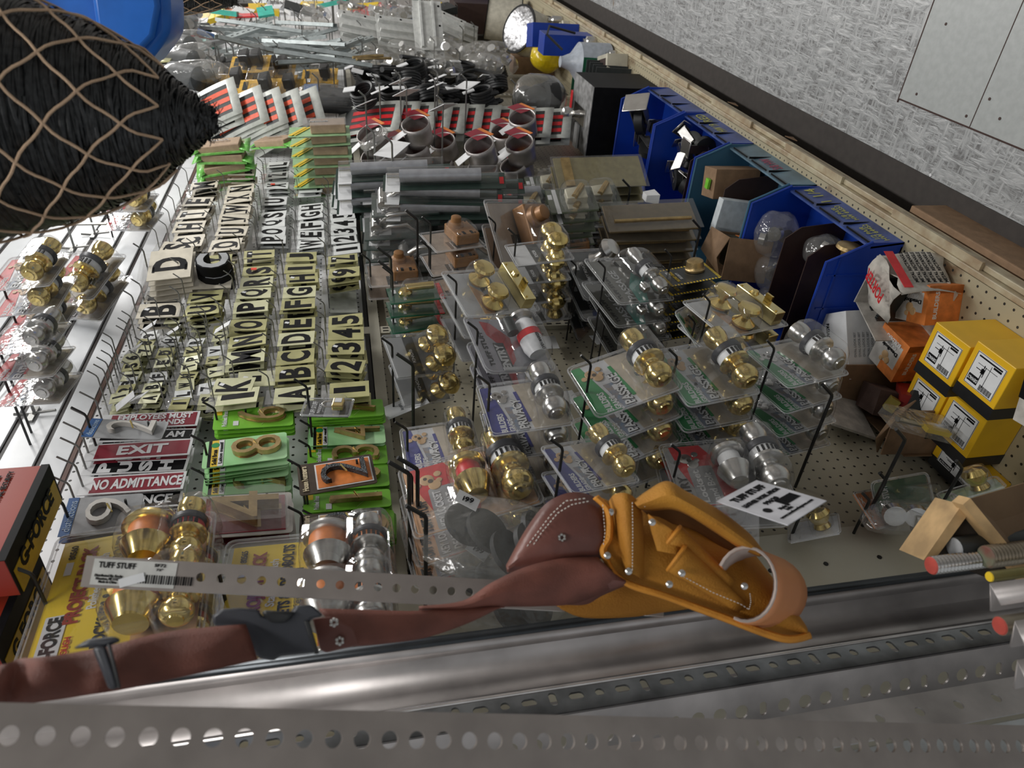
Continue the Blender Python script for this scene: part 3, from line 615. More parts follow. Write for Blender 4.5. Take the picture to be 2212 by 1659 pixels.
def dark_knob_pack():
    t = thing('dummy_knob_pack', '', 'lock pack'); Wd, Ht = .13, .17
    bx('card', (0, .001, 0), (Wd-.01, .002, Ht-.01), 'dark', t); word('DUMMY KNOB', .07, .01, (0, -.0012, .03), 'white', t)
    bx('yellow_bar', (-.03, -.0006, -.02), (.03, .001, .008), 'yellow', t); bx('price_sticker', (.02, -.001, .055), (.012, .001, .012), 'white', t)
    xl([(0, .02), (-.01, .012), (-.03, .01), (-.038, .022), (-.052, .028), (-.064, .02), (-.068, .002)], (.035, -.002, -.02), 'steel', t, 'knob', axis='y'); shell(t, Wd, Ht, []); return t
put('dkn', dark_knob_pack, 'R9', [(270, 960), (195, 650), (520, 590), (640, 880)], .13, .17, .20, 'dark card with a satin steel ball knob', 2, .05)
put('dkn', None, 'R9', [(260, 1150), (200, 870), (420, 850), (520, 1080)], .13, .17, .09, 'dark knob card low against the pegboard', 2, .03)
def bolt_pack():
    t = thing('door_bolt_pack', '', 'bolt pack'); Wd, Ht = .09, .155
    bx('card', (0, .001, 0), (Wd, .002, Ht), 'pgreen', t); bx('red_end', (0, -.0006, -.068), (Wd, .001, .014), 'red', t); bx('price_sticker', (.02, -.001, .06), (.02, .001, .012), 'white', t)
    word('BARREL BOLT', .06, .008, (0, -.001, .035), 'white', t)
    MB().tube([(0, -.022, .03), (0, -.022, -.05)], .011, 16).build('barrel', 'brass', t); MB().lathe([(0, .019), (-.006, .02), (-.012, .015)], 'y', (0, -.004, .03)).build('flange', 'brass', t)
    shell(t, Wd, Ht, [(0, -.01, .06, .1, .035)], .004, rim=False); return t
put('bolt', bolt_pack, 'R8', [(340, 1100), (310, 960), (740, 915), (795, 1045)], .09, .155, .20, 'brass barrel bolt on green card, front one', 4, .038, group='barrel bolt cards', jit=.06)
# ============================================================ letters and numbers
def letter_card(ch, Wd, Ht, cm, style='sans', tab=True):
    def fn():
        t = thing('letter_card', '', 'letter card')
        bx('card', (0, 0, 0), (Wd, .0016, Ht), cm, t)
        bx('clear_tab', (0, .0002, Ht/2+.008), (Wd*.9, .0006, .018), clear('clear_hang_tab', haze=.12), t)
        if ch:
            hh = Ht*.80; ww = min(Wd*.72, hh*(.28 if ch in 'I1' else .62))
            if ch == 'M' or ch == 'W': ww = Wd*.86
            if ch == '-': hh = .018; ww = .02
            word(ch, ww, hh, (0, -.0011, 0), 'black', t, bold=.035, name='letter')
            if style == 'serif':
                s = MB()
                for z in (-1, 1): s.box((-ww*.36, -.0012, z*hh*.47), (ww*.42, .0004, hh*.07))
                s.build('letter_serif', 'black', t, False)
        bx('price_sticker', (Wd*.1, -.0012, Ht*.3), (.008, .0005, .010), 'white', t, rot=(0, .4, 0)) if (ord(ch[0]) if ch else 1) % 3 == 0 else None
        return t
    return fn
KN = {'foil': 'gold foil', 'foil2': 'pale gold foil', 'cream': 'cream', 'wcard': 'white'}
SEEN = {}
def letters(z, rows, Wd, Ht, d, where, step=.014, hookL=.05):
    for (x, y, ch, cm, n, *rr) in rows:
        roll = rr[0] if rr else random.uniform(-.05, .05)
        p = zat(z, x, y, d)
        st = 'serif' if cm == 'cream' else 'sans'
        M = Matrix.Translation(p)@Euler((random.uniform(-.12, .02), roll, random.uniform(-.05, .05))).to_matrix().to_4x4()
        k0 = (ch, cm, where); SEEN[k0] = SEEN.get(k0, 0)+1
        lb = '%s card with black %s, %s' % (KN[cm], ('letter ' if ch.isalpha() else 'character ')+ch if ch else 'back', where)
        if SEEN[k0] > 1: lb = 'another '*(SEEN[k0]-1)+lb
        stack((ch, cm, Wd, Ht), letter_card(ch, Wd, Ht, cm, st), M, lb, n, step, 'letter and number cards', jit=.05)
        hook(p.x, p.z+Ht/2+.006, d+hookL, 'hook of the '+lb, 'zhook', r=.0014, tip=.022, group='thin hooks of the letter board')
        if len(rr) > 1: tag(bx('sticker', p+Vector((0.004, -.004, .012)), (.012, .001, .014), 'redsticker'), 'red sticker on the '+lb, 'sticker')
f, g = 'foil', 'foil2'
letters('L2', [(1980, 1150, '1', f, 3), (1950, 965, '2', f, 3, .22), (1955, 825, '3', f, 3), (1955, 715, '4', f, 3), (1950, 615, '5', f, 4), (1940, 245, '9', f, 4), (1930, 140, 'Z', f, 5)], .054, .080, .11, 'lowest gold row')
letters('L2', [(1555, 1185, 'A', g, 3), (1560, 1020, 'B', f, 4), (1565, 895, 'C', f, 4), (1570, 755, 'D', g, 4), (1580, 640, 'E', f, 4), (1585, 490, 'F', f, 4), (1595, 395, 'G', g, 2), (1615, 290, 'H', f, 3), (1600, 215, 'I', f, 3), (1610, 125, 'J', f, 5)], .054, .080, .11, 'second gold row')
letters('L2', [(1120, 1200, 'I', g, 3), (1085, 1120, 'K', g, 1, .14), (1180, 895, 'M', g, 4), (1195, 770, 'N', f, 3), (1200, 650, 'O', f, 3), (1220, 510, 'P', g, 3), (1245, 405, 'Q', g, 4), (1265, 320, 'R', g, 2), (1280, 232, 'S', f, 3, 0, 1), (1285, 105, 'T', f, 5)], .054, .080, .11, 'third gold row')
letters('L2', [(850, 530, 'U', f, 3), (870, 430, 'V', f, 3), (950, 150, 'Y', f, 4)], .054, .080, .11, 'fourth gold row')
letters('L2', [(1265, 1065, '-', g, 1)], .055, .075, .10, 'beside the K')
def dq(key, z, pts, Wd, Ht, d, ch, cm, lb, n=4, fn=None, group='letter and number cards', step=.014):
    M = solve_pose(quad(z, pts), Wd, Ht, d, tilt=.12)
    r = stack(key, fn or letter_card(ch, Wd, Ht, cm, 'serif'), M, lb, n, step, group)
    top = M@Vector((0, 0, Ht/2)); hook(top.x, top.z+.004, -M.translation.y+.04, 'hook of the '+lb, 'zhook', r=.0018, tip=.025, group='thin hooks of the letter board'); return r
dq('bigD', 'L2', [(460, 300), (480, 80), (730, 60), (725, 300)], .085, .075, .17, 'D', 'cream', 'large cream card with glossy black letter D', 5)
def silverC():
    t = letter_card('', .075, .085, 'cream', 'x')(); word('C', .055, .062, (0.004, -.014, -.012), 'black', t, bold=.05, ext=.02, name='letter_side')
    word('C', .050, .056, (0.004, -.0345, -.012), 'grey', t, bold=.035, name='letter_face'); return t
dq('bigC', 'L2', [(735, 370), (745, 205), (1050, 205), (1035, 370)], .072, .085, .13, 'C', 'cream', 'raised silver and black letter C on cream card', 3, silverC)
dq('bB', 'L2', [(350, 600), (375, 490), (670, 480), (655, 590)], .060, .088, .10, 'B', 'cream', 'cream card with serif letter B, lower one', 3)
dq('bB', 'L2', [(370, 475), (420, 405), (690, 385), (680, 460)], .060, .088, .08, 'B', 'cream', 'cream card with serif letter B, upper one', 2)
w_ = 'wcard'
letters('L1', [(2025, 880, '1', w_, 2), (2000, 800, '2', w_, 2), (2000, 735, '3', w_, 2), (2000, 675, '4', w_, 2), (1990, 612, '5', w_, 2), (1990, 562, '6', w_, 2), (1985, 505, '7', w_, 2), (1990, 445, '8', w_, 2), (2000, 385, '6', w_, 2), (2000, 335, '0', w_, 2), (2005, 280, 'A', w_, 2), (2010, 235, 'B', w_, 2)], .062, .078, .07, 'lowest far white row')
letters('L1', [(1740, 835, 'W', w_, 3, .06), (1740, 765, 'E', w_, 2), (1740, 690, 'F', w_, 2), (1735, 605, 'G', w_, 2), (1740, 550, 'H', w_, 2), (1740, 400, 'J', w_, 2), (1750, 360, 'K', w_, 2), (1750, 312, 'L', w_, 2), (1750, 262, 'M', w_, 2), (1755, 218, 'N', w_, 2)], .062, .078, .07, 'second far white row')
letters('L1', [(1430, 800, 'P', w_, 2), (1430, 740, 'O', w_, 2), (1430, 672, 'Q', w_, 2), (1440, 612, 'S', w_, 2), (1450, 495, 'U', w_, 3), (1465, 372, 'X', w_, 3, 0, 1), (1470, 290, 'Z', w_, 2), (1480, 205, 'L', w_, 3)], .068, .078, .07, 'third far white row')
c_ = 'cream'
letters('L1', [(1060, 845, 'O', c_, 4), (1110, 735, 'U', c_, 4), (1125, 640, 'V', c_, 3), (1145, 560, 'W', c_, 3), (1160, 470, 'X', c_, 3), (1180, 400, 'N', c_, 3), (1190, 262, '&', c_, 3)], .075, .085, .10, 'fourth far row')
letters('L1', [(760, 815, 'C', c_, 4), (770, 700, 'H', c_, 4), (800, 600, 'T', c_, 3), (840, 500, 'E', c_, 4), (890, 370, 'M', c_, 4), (680, 860, 'S', c_, 3)], .075, .085, .10, 'fifth far row')
# the small tags
SM = [(205, 1205, '1'), (250, 1155, '2'), (270, 1100, '3'), (300, 1045, '4'), (300, 965, '5'), (300, 905, '6'), (400, 850, '7'), (410, 790, '8'), (435, 735, '9'), (440, 1215, 'A'), (460, 1130, 'B'),
      (510, 1045, 'F'), (545, 940, 'E'), (560, 865, 'D'), (600, 775, 'H'), (620, 610, 'J'), (670, 1255, 'I'), (700, 1185, 'L'), (715, 1115, 'W'), (735, 1045, 'N'), (745, 970, 'T'), (770, 915, 'P'), (770, 850, 'K'), (795, 785, 'R'), (825, 640, 'M'),
      (890, 1225, 'S'), (880, 1140, 'Z'), (950, 1010, 'Y'), (940, 920, 'X'), (950, 850, 'V'), (985, 740, 'Q'), (990, 690, 'O'), (1090, 622, 'N')]
def small_tag(ch, cm):
    def fn():
        t = thing('small_letter_tag', '', 'letter tag'); bx('card', (0, 0, 0), (.037, .0012, .035), cm, t); bx('clear_tab', (0, 0, .024), (.034, .0006, .018), clear('clear_hang_tab'), t)
        word(ch, .016 if ch not in 'I1' else .006, .026, (0, -.0009, 0), 'black', t, bold=.04, name='letter'); return t
    return fn
for i, (x, y, ch) in enumerate(SM):
    cm = (g, f, w_)[i % 3] if i % 5 else g
    p = zat('L2', x, y, .085); M = Matrix.Translation(p)@Euler((random.uniform(-.2, .05), random.uniform(-.12, .12), random.uniform(-.1, .1))).to_matrix().to_4x4()
    lb = 'small %s tag with %s on the small-tag hooks' % (KN[cm], ('letter ' if ch.isalpha() else 'number ')+ch)
    if (ch, cm) in SEEN: lb = lb.replace('small %s' % KN[cm], 'another small %s' % KN[cm])
    SEEN[(ch, cm)] = 1
    stack((ch, cm, 'sm'), small_tag(ch, cm), M, lb, 5, .012, 'small letter tags', jit=.07)
    hook(p.x, p.z+.028, .14, 'hook of the '+lb, 'zhook', r=.0014, tip=.02, group='thin hooks of the letter board')
for i, (x, y, r, m) in enumerate(((430, 665, .0, 'white'), (610, 700, .1, 'white'), (320, 830, .25, 'white'), (1000, 665, .1, 'white'), (250, 1235, -.3, 'white'), (360, 1200, .5, 'white'))):
    p = zat('L2', x, y, .115)
    tag(MB().box((0, 0, 0), (.022, .001, .045)).build('price_label', m), ['plain white price label %s' % q for q in ('below the nine tag', 'below the letter J tag', 'with barcode over the small seven tags', 'over the letter O tag', 'left of the small one tag', 'between the one and letter A tags')][i], 'label').matrix_world = Matrix.Translation(p)@Euler((-.6, r, 0)).to_matrix().to_4x4()
for i, (x, y) in enumerate(((650, 1235), (790, 625), (1220, 215))):
    pass
p = [zat('L2', a, b, .06) for a, b in ((1830, 555), (1810, 300), (2030, 300), (2045, 555))]
M = solve_pose(quad('L2', [(1830, 555), (1810, 300), (2030, 300), (2045, 555)]), .20, .072, .03)
t = thing('blank_number_sheet', 'blank pale sheet hanging between the gold 5 and 9 cards', 'paper', M=M); bx('sheet', (0, 0, 0), (.20, .001, .072), mat('pale_sheet', (.7, .74, .68), .5), t)
for k, x in enumerate((-.08, -.01, .06)): word('6789'[k], .008, .006, (x, -.001, .028), 'grey', t, rot=0)
# door signs
def sign(key, pts, txt, cm, lb, n=3, W_=.043, H_=.172, tw=.135, th=.022, d=.09, white=True, stackup=False, two=None):
    W_, H_ = qsize(quad('B1', pts), d); d = d-.0
    th = min(th, W_*.56)
    def fn():
        t = thing('door_sign', '', 'sign'); bx('plate', (0, 0, 0), (W_, .0016, H_), 'white', t); bx('printed_field', (0, -.0009, -.006), (W_-.007, .0006, H_-.022), cm, t)
        if stackup:
            for k, c in enumerate(txt): word(c, .026, .022, (0, -.0015, H_/2-.035-.034*k), 'white', t, bold=.05, name='letter')
        elif two:
            word(two[0], tw, th*.62, (.010, -.0015, -.008), 'white', t, rot=math.pi/2, bold=.035); word(two[1], tw*.8, th*.62, (-.009, -.0015, -.010), 'white', t, rot=math.pi/2, bold=.035)
        else: word(txt, tw, th, (0, -.0015, -.006), 'white', t, rot=math.pi/2, bold=.035)
        return t
    M = solve_pose(quad('B1', pts), W_, H_, d, tilt=.12); stack(key, fn, M, lb, n, .012, 'door signs', jit=.02)
    top = M@Vector((0, 0, H_/2-.004)); hook(top.x, top.z, d+.05, 'hook of the '+lb, 'zhook', r=.0018, tip=.03, group='thin hooks of the letter board')
sign('emp', [(845, 345), (880, 235), (1705, 185), (1682, 322)], '', 'maroon', 'dark red EMPLOYEES MUST WASH HANDS sign', two=('EMPLOYEES MUST', 'WASH HANDS'), th=.028, d=0.085)
sign('pm', [(765, 465), (805, 350), (1672, 350), (1640, 425)], 'WE ARE 9 AM', 'black', 'black sign mostly behind the silver number two pack', th=.02, d=0.08)
sign('exit', [(700, 620), (765, 480), (1650, 425), (1620, 560)], 'EXIT', 'maroon', 'dark red EXIT door sign', tw=.085, th=.026, d=0.095)
sign('push', [(695, 735), (735, 640), (1620, 590), (1582, 705)], 'PUSH', 'black', 'black PUSH sign with upright letters', stackup=True, d=0.085)
sign('noad', [(662, 908), (715, 765), (1590, 700), (1562, 860)], 'NO ADMITTANCE', 'maroon', 'dark red NO ADMITTANCE sign', th=.026, tw=.145, d=0.1)
sign('ent', [(610, 1060), (655, 925), (1565, 862), (1540, 1000)], 'ENTRANCE', 'black', 'black and white ENTRANCE door sign', tw=.125, d=0.09)
sign('king', [(560, 1210), (600, 1085), (1540, 1020), (1500, 1140)], 'NO PARKING', mat('purple_print', (.12, .01, .05)), 'dark purple NO PARKING sign', tw=.13, d=0.08)
# house numbers
def number_card(ch, Wd, Ht, card, fin, style):
    def fn():
        t = thing('house_number_card', '', 'house number'); MB().prism(rrect(Wd, Ht, .006), 0, .0016).build('card', card, t, False)
        q = .0006
        if style == 'mint':
            bx('yellow_stripe', (0, -q, Ht*.36), (Wd*.97, q, .012), 'yellow', t); bx('black_stripe', (0, -q*.9, Ht*.42), (Wd*.97, q, .006), 'black', t); bx('white_stripe', (0, -q, Ht*.29), (Wd*.97, q, .009), 'white', t)
            word('Solid Brass', Wd*.55, .008, (-Wd*.15, -.0012, Ht*.36), 'black', t); word('Laiton massif', Wd*.8, .006, (0, -.0012, Ht*.29), 'black', t)
            MB().lathe([(-.0013, .007), (0, .007)], 'y', (Wd*.3, 0, Ht*.36), 14).build('size_dot', 'dgreen', t)
            z0 = -.02
        elif style == 'lime':
            word('Polished Brass', Wd*.75, .009, (0, -.0008, Ht*.36), 'white', t); MB().prism([(Wd*.2, Ht*.49), (Wd*.2, Ht*.4), (Wd*.47, Ht*.4), (Wd*.47, Ht*.49)], -q, 0).build('size_corner', 'yellow', t, False)
            bx('price_sticker', (-Wd*.25, -q, Ht*.22), (.014, q, .010), 'white', t); MB().prism([(-Wd*.4, -Ht*.1), (-Wd*.36, -Ht*.1), (Wd*.4, -Ht*.35), (Wd*.4, -Ht*.32)], -q, 0).build('pale_ray', mat('pale_lime_print', (.45, .72, .2)), t, False)
            z0 = -.015
        elif style == 'black':
            bx('picture_frame', (0, -q, -.012), (Wd*.82, q, Ht*.74), 'white', t); bx('picture_field', (0, -2*q, -.012), (Wd*.76, q, Ht*.70), 'orange' if ch == '2' else 'tan', t)
            word("House Number's", Wd*.8, .011, (0, -.0012, Ht*.42), mat('cream_print', (.7, .6, .4)), t, bold=.03); z0 = -.012
        elif style == 'silver':
            bx('blue_header', (0, -q, Ht*.43), (Wd, q, Ht*.14), 'lblue', t); word('distinctions', Wd*.8, .010, (0, -.0012, Ht*.42), 'sky', t, bold=0); z0 = -.01
        elif style == 'maroon':
            bx('border', (0, -q, -.01), (Wd*.86, q, Ht*.74), 'maroon', t); bx('field', (0, -2*q, -.01), (Wd*.78, q, Ht*.66), mat('deep_red_print', (.16, .01, .02)), t); word('Laiton massif', Wd*.6, .007, (0, -.0012, Ht*.43), 'black', t); z0 = -.01
        hh = Ht*(.60 if style != 'maroon' else .62); ww = {'1': .22, '4': .62}.get(ch, .60)*Wd
        ex = {'maroon': .011}.get(style, .005)
        word(ch, ww, hh, (0, -ex-.001, z0), fin, t, bold=(-.012 if style != 'maroon' else .0), ext=ex, name='numeral')
        s = MB()
        for z in (-.32, .34): s.lathe([(-.0004-2*ex, .002), (0, .002)], 'y', (ww*.36, 0, z0+z*hh), 8)
        s.build('screw_hole', 'dark', t)
        MB().tube([(-.006, -.009, z0-.005), (.010, -.012, z0+.004)], .0016, 6).build('screw', 'brass', t)
        if style == 'maroon': MB().prism(rrect(Wd*.84, Ht*.72, .008, cz=-.012), -2*ex-.004, -2*ex-.0036).build('clear_cover', 'plastic', t, False)
        return t
    return fn
def ncard(key, pts, Wd, Ht, d, ch, card, fin, style, lb, n=3, step=.008, z='B2'):
    Wd, Ht = qsize(quad(z, pts), d)
    M = solve_pose(quad(z, pts), Wd, Ht, d, tilt=.15)
    stack(key, number_card(ch, Wd, Ht, card, fin, style), M, lb, n, step, 'house number cards', jit=.03)
    top = M@Vector((0, 0, Ht/2-.006)); hook(top.x, top.z, -M.translation.y+.03, 'hook of the '+lb, 'hook', r=.0022, tip=.025)
ncard('g6', [(240, 350), (250, 180), (920, 140), (915, 310)], .066, .152, .09, '6', 'green', 'satbrass', 'lime', 'lime green card with brass number 6', 4)
ncard('g8', [(135, 680), (165, 460), (868, 360), (872, 590)], .080, .152, .13, '8', 'mint', 'satbrass', 'mint', 'mint green card with brass number 8', 9, .010)
ncard('g2', [(150, 910), (165, 735), (897, 688), (902, 870)], .070, .152, .08, '2', 'mint', 'satbrass', 'mint', 'mint card with brass number 2, under the maroon pack', 4)
ncard('g7', [(1050, 265), (1050, 130), (1682, 80), (1695, 230)], .062, .150, .08, '7', 'green', 'satbrass', 'lime', 'lime card with brass number 7, behind the padlock pack', 5)
ncard('g4', [(1055, 490), (1055, 330), (1695, 305), (1712, 460)], .066, .150, .06, '4', 'mint', 'satbrass', 'mint', 'mint card with brass number 4', 3)
ncard('g3', [(1045, 660), (1045, 500), (1712, 460), (1730, 640)], .070, .150, .05, '3', 'green', 'satbrass', 'lime', 'lime card with brass number 3, behind the orange 2 card', 3)
ncard('g0', [(1040, 870), (1040, 690), (1728, 635), (1745, 830)], .072, .150, .045, '0', 'green', 'satbrass', 'lime', 'lime card with brass 0, under the orange 2 card', 3)
ncard('g1', [(1015, 1050), (1015, 920), (1748, 840), (1760, 1010)], .066, .152, .07, '1', 'green', 'satbrass', 'lime', 'lime card with brass number 1', 4)
ncard('g5', [(1080, 1300), (1100, 1090), (1778, 1020), (1795, 1265)], .080, .150, .06, '5', 'green', 'satbrass', 'lime', 'lime card behind the orange framed 8 card', 4)
ncard('o2', [(985, 920), (950, 650), (1590, 558), (1637, 795)], .082, .140, .13, '2', 'brown', 'blackmetal', 'black', 'brown House Numbers card with black number 2 on orange', 1)
ncard('o8', [(965, 1290), (985, 1062), (1665, 1038), (1690, 1200)], .080, .145, .14, '8', 'brown', 'blackmetal', 'black', 'brown House Numbers card with black number 8 on tan', 2)
ncard('m4', [(-20, 1290), (0, 930), (912, 880), (905, 1225)], .105, .185, .16, '4', mat('ivory_card', (.55, .52, .48), .4), 'satbrass', 'maroon', 'maroon pack with thick brass number 4', 2, .02)
ncard('s2', [(700, 405), (790, 255), (1415, 285), (1385, 435)], .062, .130, .14, '2', 'grey', 'nickel', 'silver', 'distinctions card with silver number 2, blue header', 1, z='B1')
ncard('s9', [(490, 1260), (605, 940), (1205, 888), (1175, 1215)], .105, .150, .17, '9', 'grey', 'nickel', 'silver', 'distinctions card with silver number 9, blue header', 2, .012, z='B1')
def padlock_pack():
    t = thing('padlock_pack', '', 'lock pack'); bx('card', (0, .001, 0), (.05, .0012, .088), 'dark', t); bx('grey_half', (0, -.0002, -.01), (.05, .0012, .03), 'grey', t); word('TUFF STUFF', .042, .010, (0, -.001, .028), 'white', t); word('PADLOCK', .03, .006, (0, -.001, .016), 'white', t)
    bx('lock_body', (0, -.012, -.022), (.026, .013, .022), 'brass', t, bevel=.002); bx('price_sticker', (.004, -.0192, -.022), (.012, .001, .014), 'white', t); MB().tube([(-.008, -.012, -.01), (-.008, -.012, .004), (0, -.012, .01), (.008, -.012, .004), (.008, -.012, -.01)], .002, 8).build('shackle', 'steel', t)
    shell(t, .058, .098, [(0, -.016, .04, .05, .022)], .004); return t
put('pad', padlock_pack, 'B2', [(985, 245), (1035, 90), (1445, 95), (1405, 255)], .058, .098, .13, 'small padlock pack hanging over the lime number 7 card', 1, group='padlock packs')
put('pad', None, 'R9', [(225, 400), (240, 240), (540, 240), (575, 400)], .085, .10, .15, 'small padlock pack beside the brown plate packs, front one', 6, .018, group='padlock packs')
put('pad', None, 'R9', [(650, 600), (640, 510), (880, 510), (920, 600)], .085, .10, .08, 'small padlock pack low on the pegboard beside the bins', 2, .02, group='padlock packs')
# loose paper on the pegboard
for i, (z, pts, d) in enumerate((('B3', [(75, 500), (50, 400), (340, 260), (405, 365)], .05), ('B3', [(1600, 375), (1525, 265), (1640, 250), (1720, 350)], .03), ('R9', [(430, 1350), (360, 1290), (480, 1270), (560, 1360)], .02), ('R8', [(1640, 1480), (1600, 1370), (1730, 1365), (1770, 1470)], .03), ('R8', [(870, 1500), (860, 1420), (930, 1410), (960, 1500)], .02))):
    q = quad(z, pts); w0, h0 = qsize(q, d); M = solve_pose(q, w0, h0, d)
    o = thing('price_slip', ['white handwritten slip on the pegboard below the gold cards', 'white price slip behind the green packs', 'white price slip near the lower teal pack', 'white price slip right of the entry grip pack', 'white price slip behind the entry grip pack'][i], 'paper', M=M); bx('slip', (0, 0, 0), (w0, .001, h0), 'white', o)
    if i == 0: word('Lock 6 key', w0*.5, h0*.1, (0, -.0009, h0*.1), 'grey', o, rot=math.pi); word('3 keys', w0*.4, h0*.08, (0, -.0009, -h0*.15), 'grey', o, rot=math.pi)

# ============================================================ boxes, bins and their contents on the base shelf
def carton(name, lb, c, d, m, rz=0, rx=0, ry=0, cat='box', group=None):
    t = thing(name, lb, cat, c, group); t.rotation_euler = (rx, ry, rz); bx('carton', (0, 0, d[2]/2), d, m, t, bevel=.0015); return t
YB = mat('yellow_carton', (.86, .50, .015), .4, var=.03, scale=10)
def yellow(lb, x0, x1, y0, y1, z0, z1):
    t = carton('fastener_box', lb, ((x0+x1)/2, (y0+y1)/2, z0), (x1-x0, y1-y0, z1-z0), YB, group='yellow fastener boxes'); w, dd, h = x1-x0, y1-y0, z1-z0
    bx('black_band', (0, dd/2-.012, h/2), (w+.0012, .025, h+.0012), mat('black_carton_print', (.012, .012, .014), .35), t)
    lbx = thing_child('label', t, (0, -.010, h+.0006)); 
    bx_(lbx, 'paper', (0, 0, 0), (w*.74, dd*.60, .0008), 'white')
    s = MB()
    for k in range(14): s.box((-w*.30+k*.0022, dd*.22, .0006), (.0009+.0005*(k % 3 == 0), dd*.10, .0005))
    s.box((w*.2, dd*.17, .0006), (w*.26, dd*.13, .0005)); s.box((0, -dd*.12, .0006), (w*.5, .0008, .0005)); s.box((-w*.06, 0, .0006), (.0008, dd*.4, .0005)); s.box((w*.08, -.004, .0006), (.008, .010, .0006))
    s.box((w*.08, 0, .0006), (.0016, .034, .0006)); s.box((w*.14, -.004, .0006), (.02, .0014, .0006)); s.box((w*.04, -.004, .0006), (.0012, .022, .0006)); s.box((0, -dd*.24, .0006), (w*.6, .003, .0005)); s.box((-w*.2, -dd*.2, .0006), (w*.2, .004, .0005))
    for q in ((0, dd*.29, w*.73, .0008), (0, -dd*.29, w*.73, .0008), (w*.36, 0, .0008, dd*.58), (-w*.36, 0, .0008, dd*.58)): s.box((q[0], q[1], .0006), (q[2], q[3], .0005))
    s.build('label_print', 'black', lbx, False)
    o = word('DEWALT', w*.24, dd*.06, (w*.2, dd*.17, .0012), 'white', lbx, name='brand_lettering'); o.rotation_euler = (-math.pi/2, 0, 0)
    MB().tube([(-w/2, -dd*.2, h*.9), (w*.1, -dd*.2, h)], .0006, 4).build('flap_line', 'kraft', t)
    return t
def thing_child(name, parent, loc):
    o = bpy.data.objects.new(name, bpy.data.meshes.new(name)); COL.objects.link(o); o.parent = parent; o.location = loc; return o
def bx_(o, name, c, d, m):
    me = MB().box(c, d).mesh(name); me.materials.append(mm(m)); o.data = me; return o
yellow('yellow fastener box with white label, front one nearest the bins', .958, 1.056, -.332, -.215, .158, .30)
yellow('yellow fastener box with white label, front one nearest the wood crate', .855, .951, -.352, -.236, .158, .30)
yellow('yellow fastener box with white label, behind and lower, nearest the bins', .995, 1.092, -.188, -.072, .158, .252)
yellow('yellow fastener box with white label, behind and lower, nearest the plastic sleeve', .890, .990, -.205, -.082, .158, .252)
t = yellow('yellow box lying open against the pegboard under the others', .845, .985, -.066, -.012, .158, .225); word('DEWALT', .06, .02, (-.0705, 0, .03), 'yellow', t).rotation_euler = (0, 0, -math.pi/2)
# orange builders grade boxes
def orange_box(lb, c, d, rz):
    t = carton('deadbolt_box', lb, c, d, mat('pale_carton', (.6, .58, .55), .4), rz, group='orange deadbolt boxes'); w, dd, h = d
    bx('orange_end', (0, -dd/2+.008, h/2), (w+.001, .017, h+.001), 'orange', t); bx('orange_end', (-w*.2, dd/2-.012, h/2), (w*.6, .0245, h+.001), 'orange', t); bx('orange_side', (-w/2+.006, 0, h*.5), (.013, dd+.0012, h+.0012), 'orange', t)
    p = MB()
    for dx, dy, r in ((.005, .01, .011), (-.006, .018, .009), (.012, .024, .006)): p.lathe([(h+.0005, r), (h+.002, r*.8), (h+.0021, .001)], 'z', (dx, dy, 0), 14)
    p.build('product_picture', 'tan', t)
    for k, (s_, wd) in enumerate((('BUILDERS', .05), ('GRADE', .035), ('Deadbolt', .055))):
        o = word(s_, wd, .009, (.0, -dd*.34+.012*k, h+.0012), 'white' if k < 2 else 'black', t); o.rotation_euler = (-math.pi/2, 0, 0)
    o = word('BUILDERS', .06, .010, (-w/2-.0012, 0, h*.75), 'white', t); o.rotation_euler = (0, 0, -math.pi/2)
    return t
orange_box('white and orange deadbolt box between the newsprint box and yellow boxes', (1.19, -.17, .158), (.095, .10, .09), -.08)
orange_box('second white and orange deadbolt box, behind against the front lip', (1.19, -.300, .158), (.09, .085, .085), .35)
t = carton('passage_lock_box', 'glossy white passage lock box resting on the goods beside the bins', (1.30, -.12, .20), (.095, .165, .10), 'white', .62)
o = word('Anthem', .05, .016, (-.01, .04, .1012), 'red', t); o.rotation_euler = (-math.pi/2, 0, 1.6); o = word('PASSAGE LOCK', .075, .012, (.02, -.02, .1012), 'black', t); o.rotation_euler = (-math.pi/2, 0, 1.6)
for k in range(5): o = word('OVAL LOCK SET', .06, .006, (-.0483, 0, .08-.012*k), 'grey', t); o.rotation_euler = (0, 0, -math.pi/2)
t = carton('carton_under_lock_box', 'brown carton propping up the white passage lock box', (1.30, -.10, .158), (.10, .13, .04), 'kraft', .5)
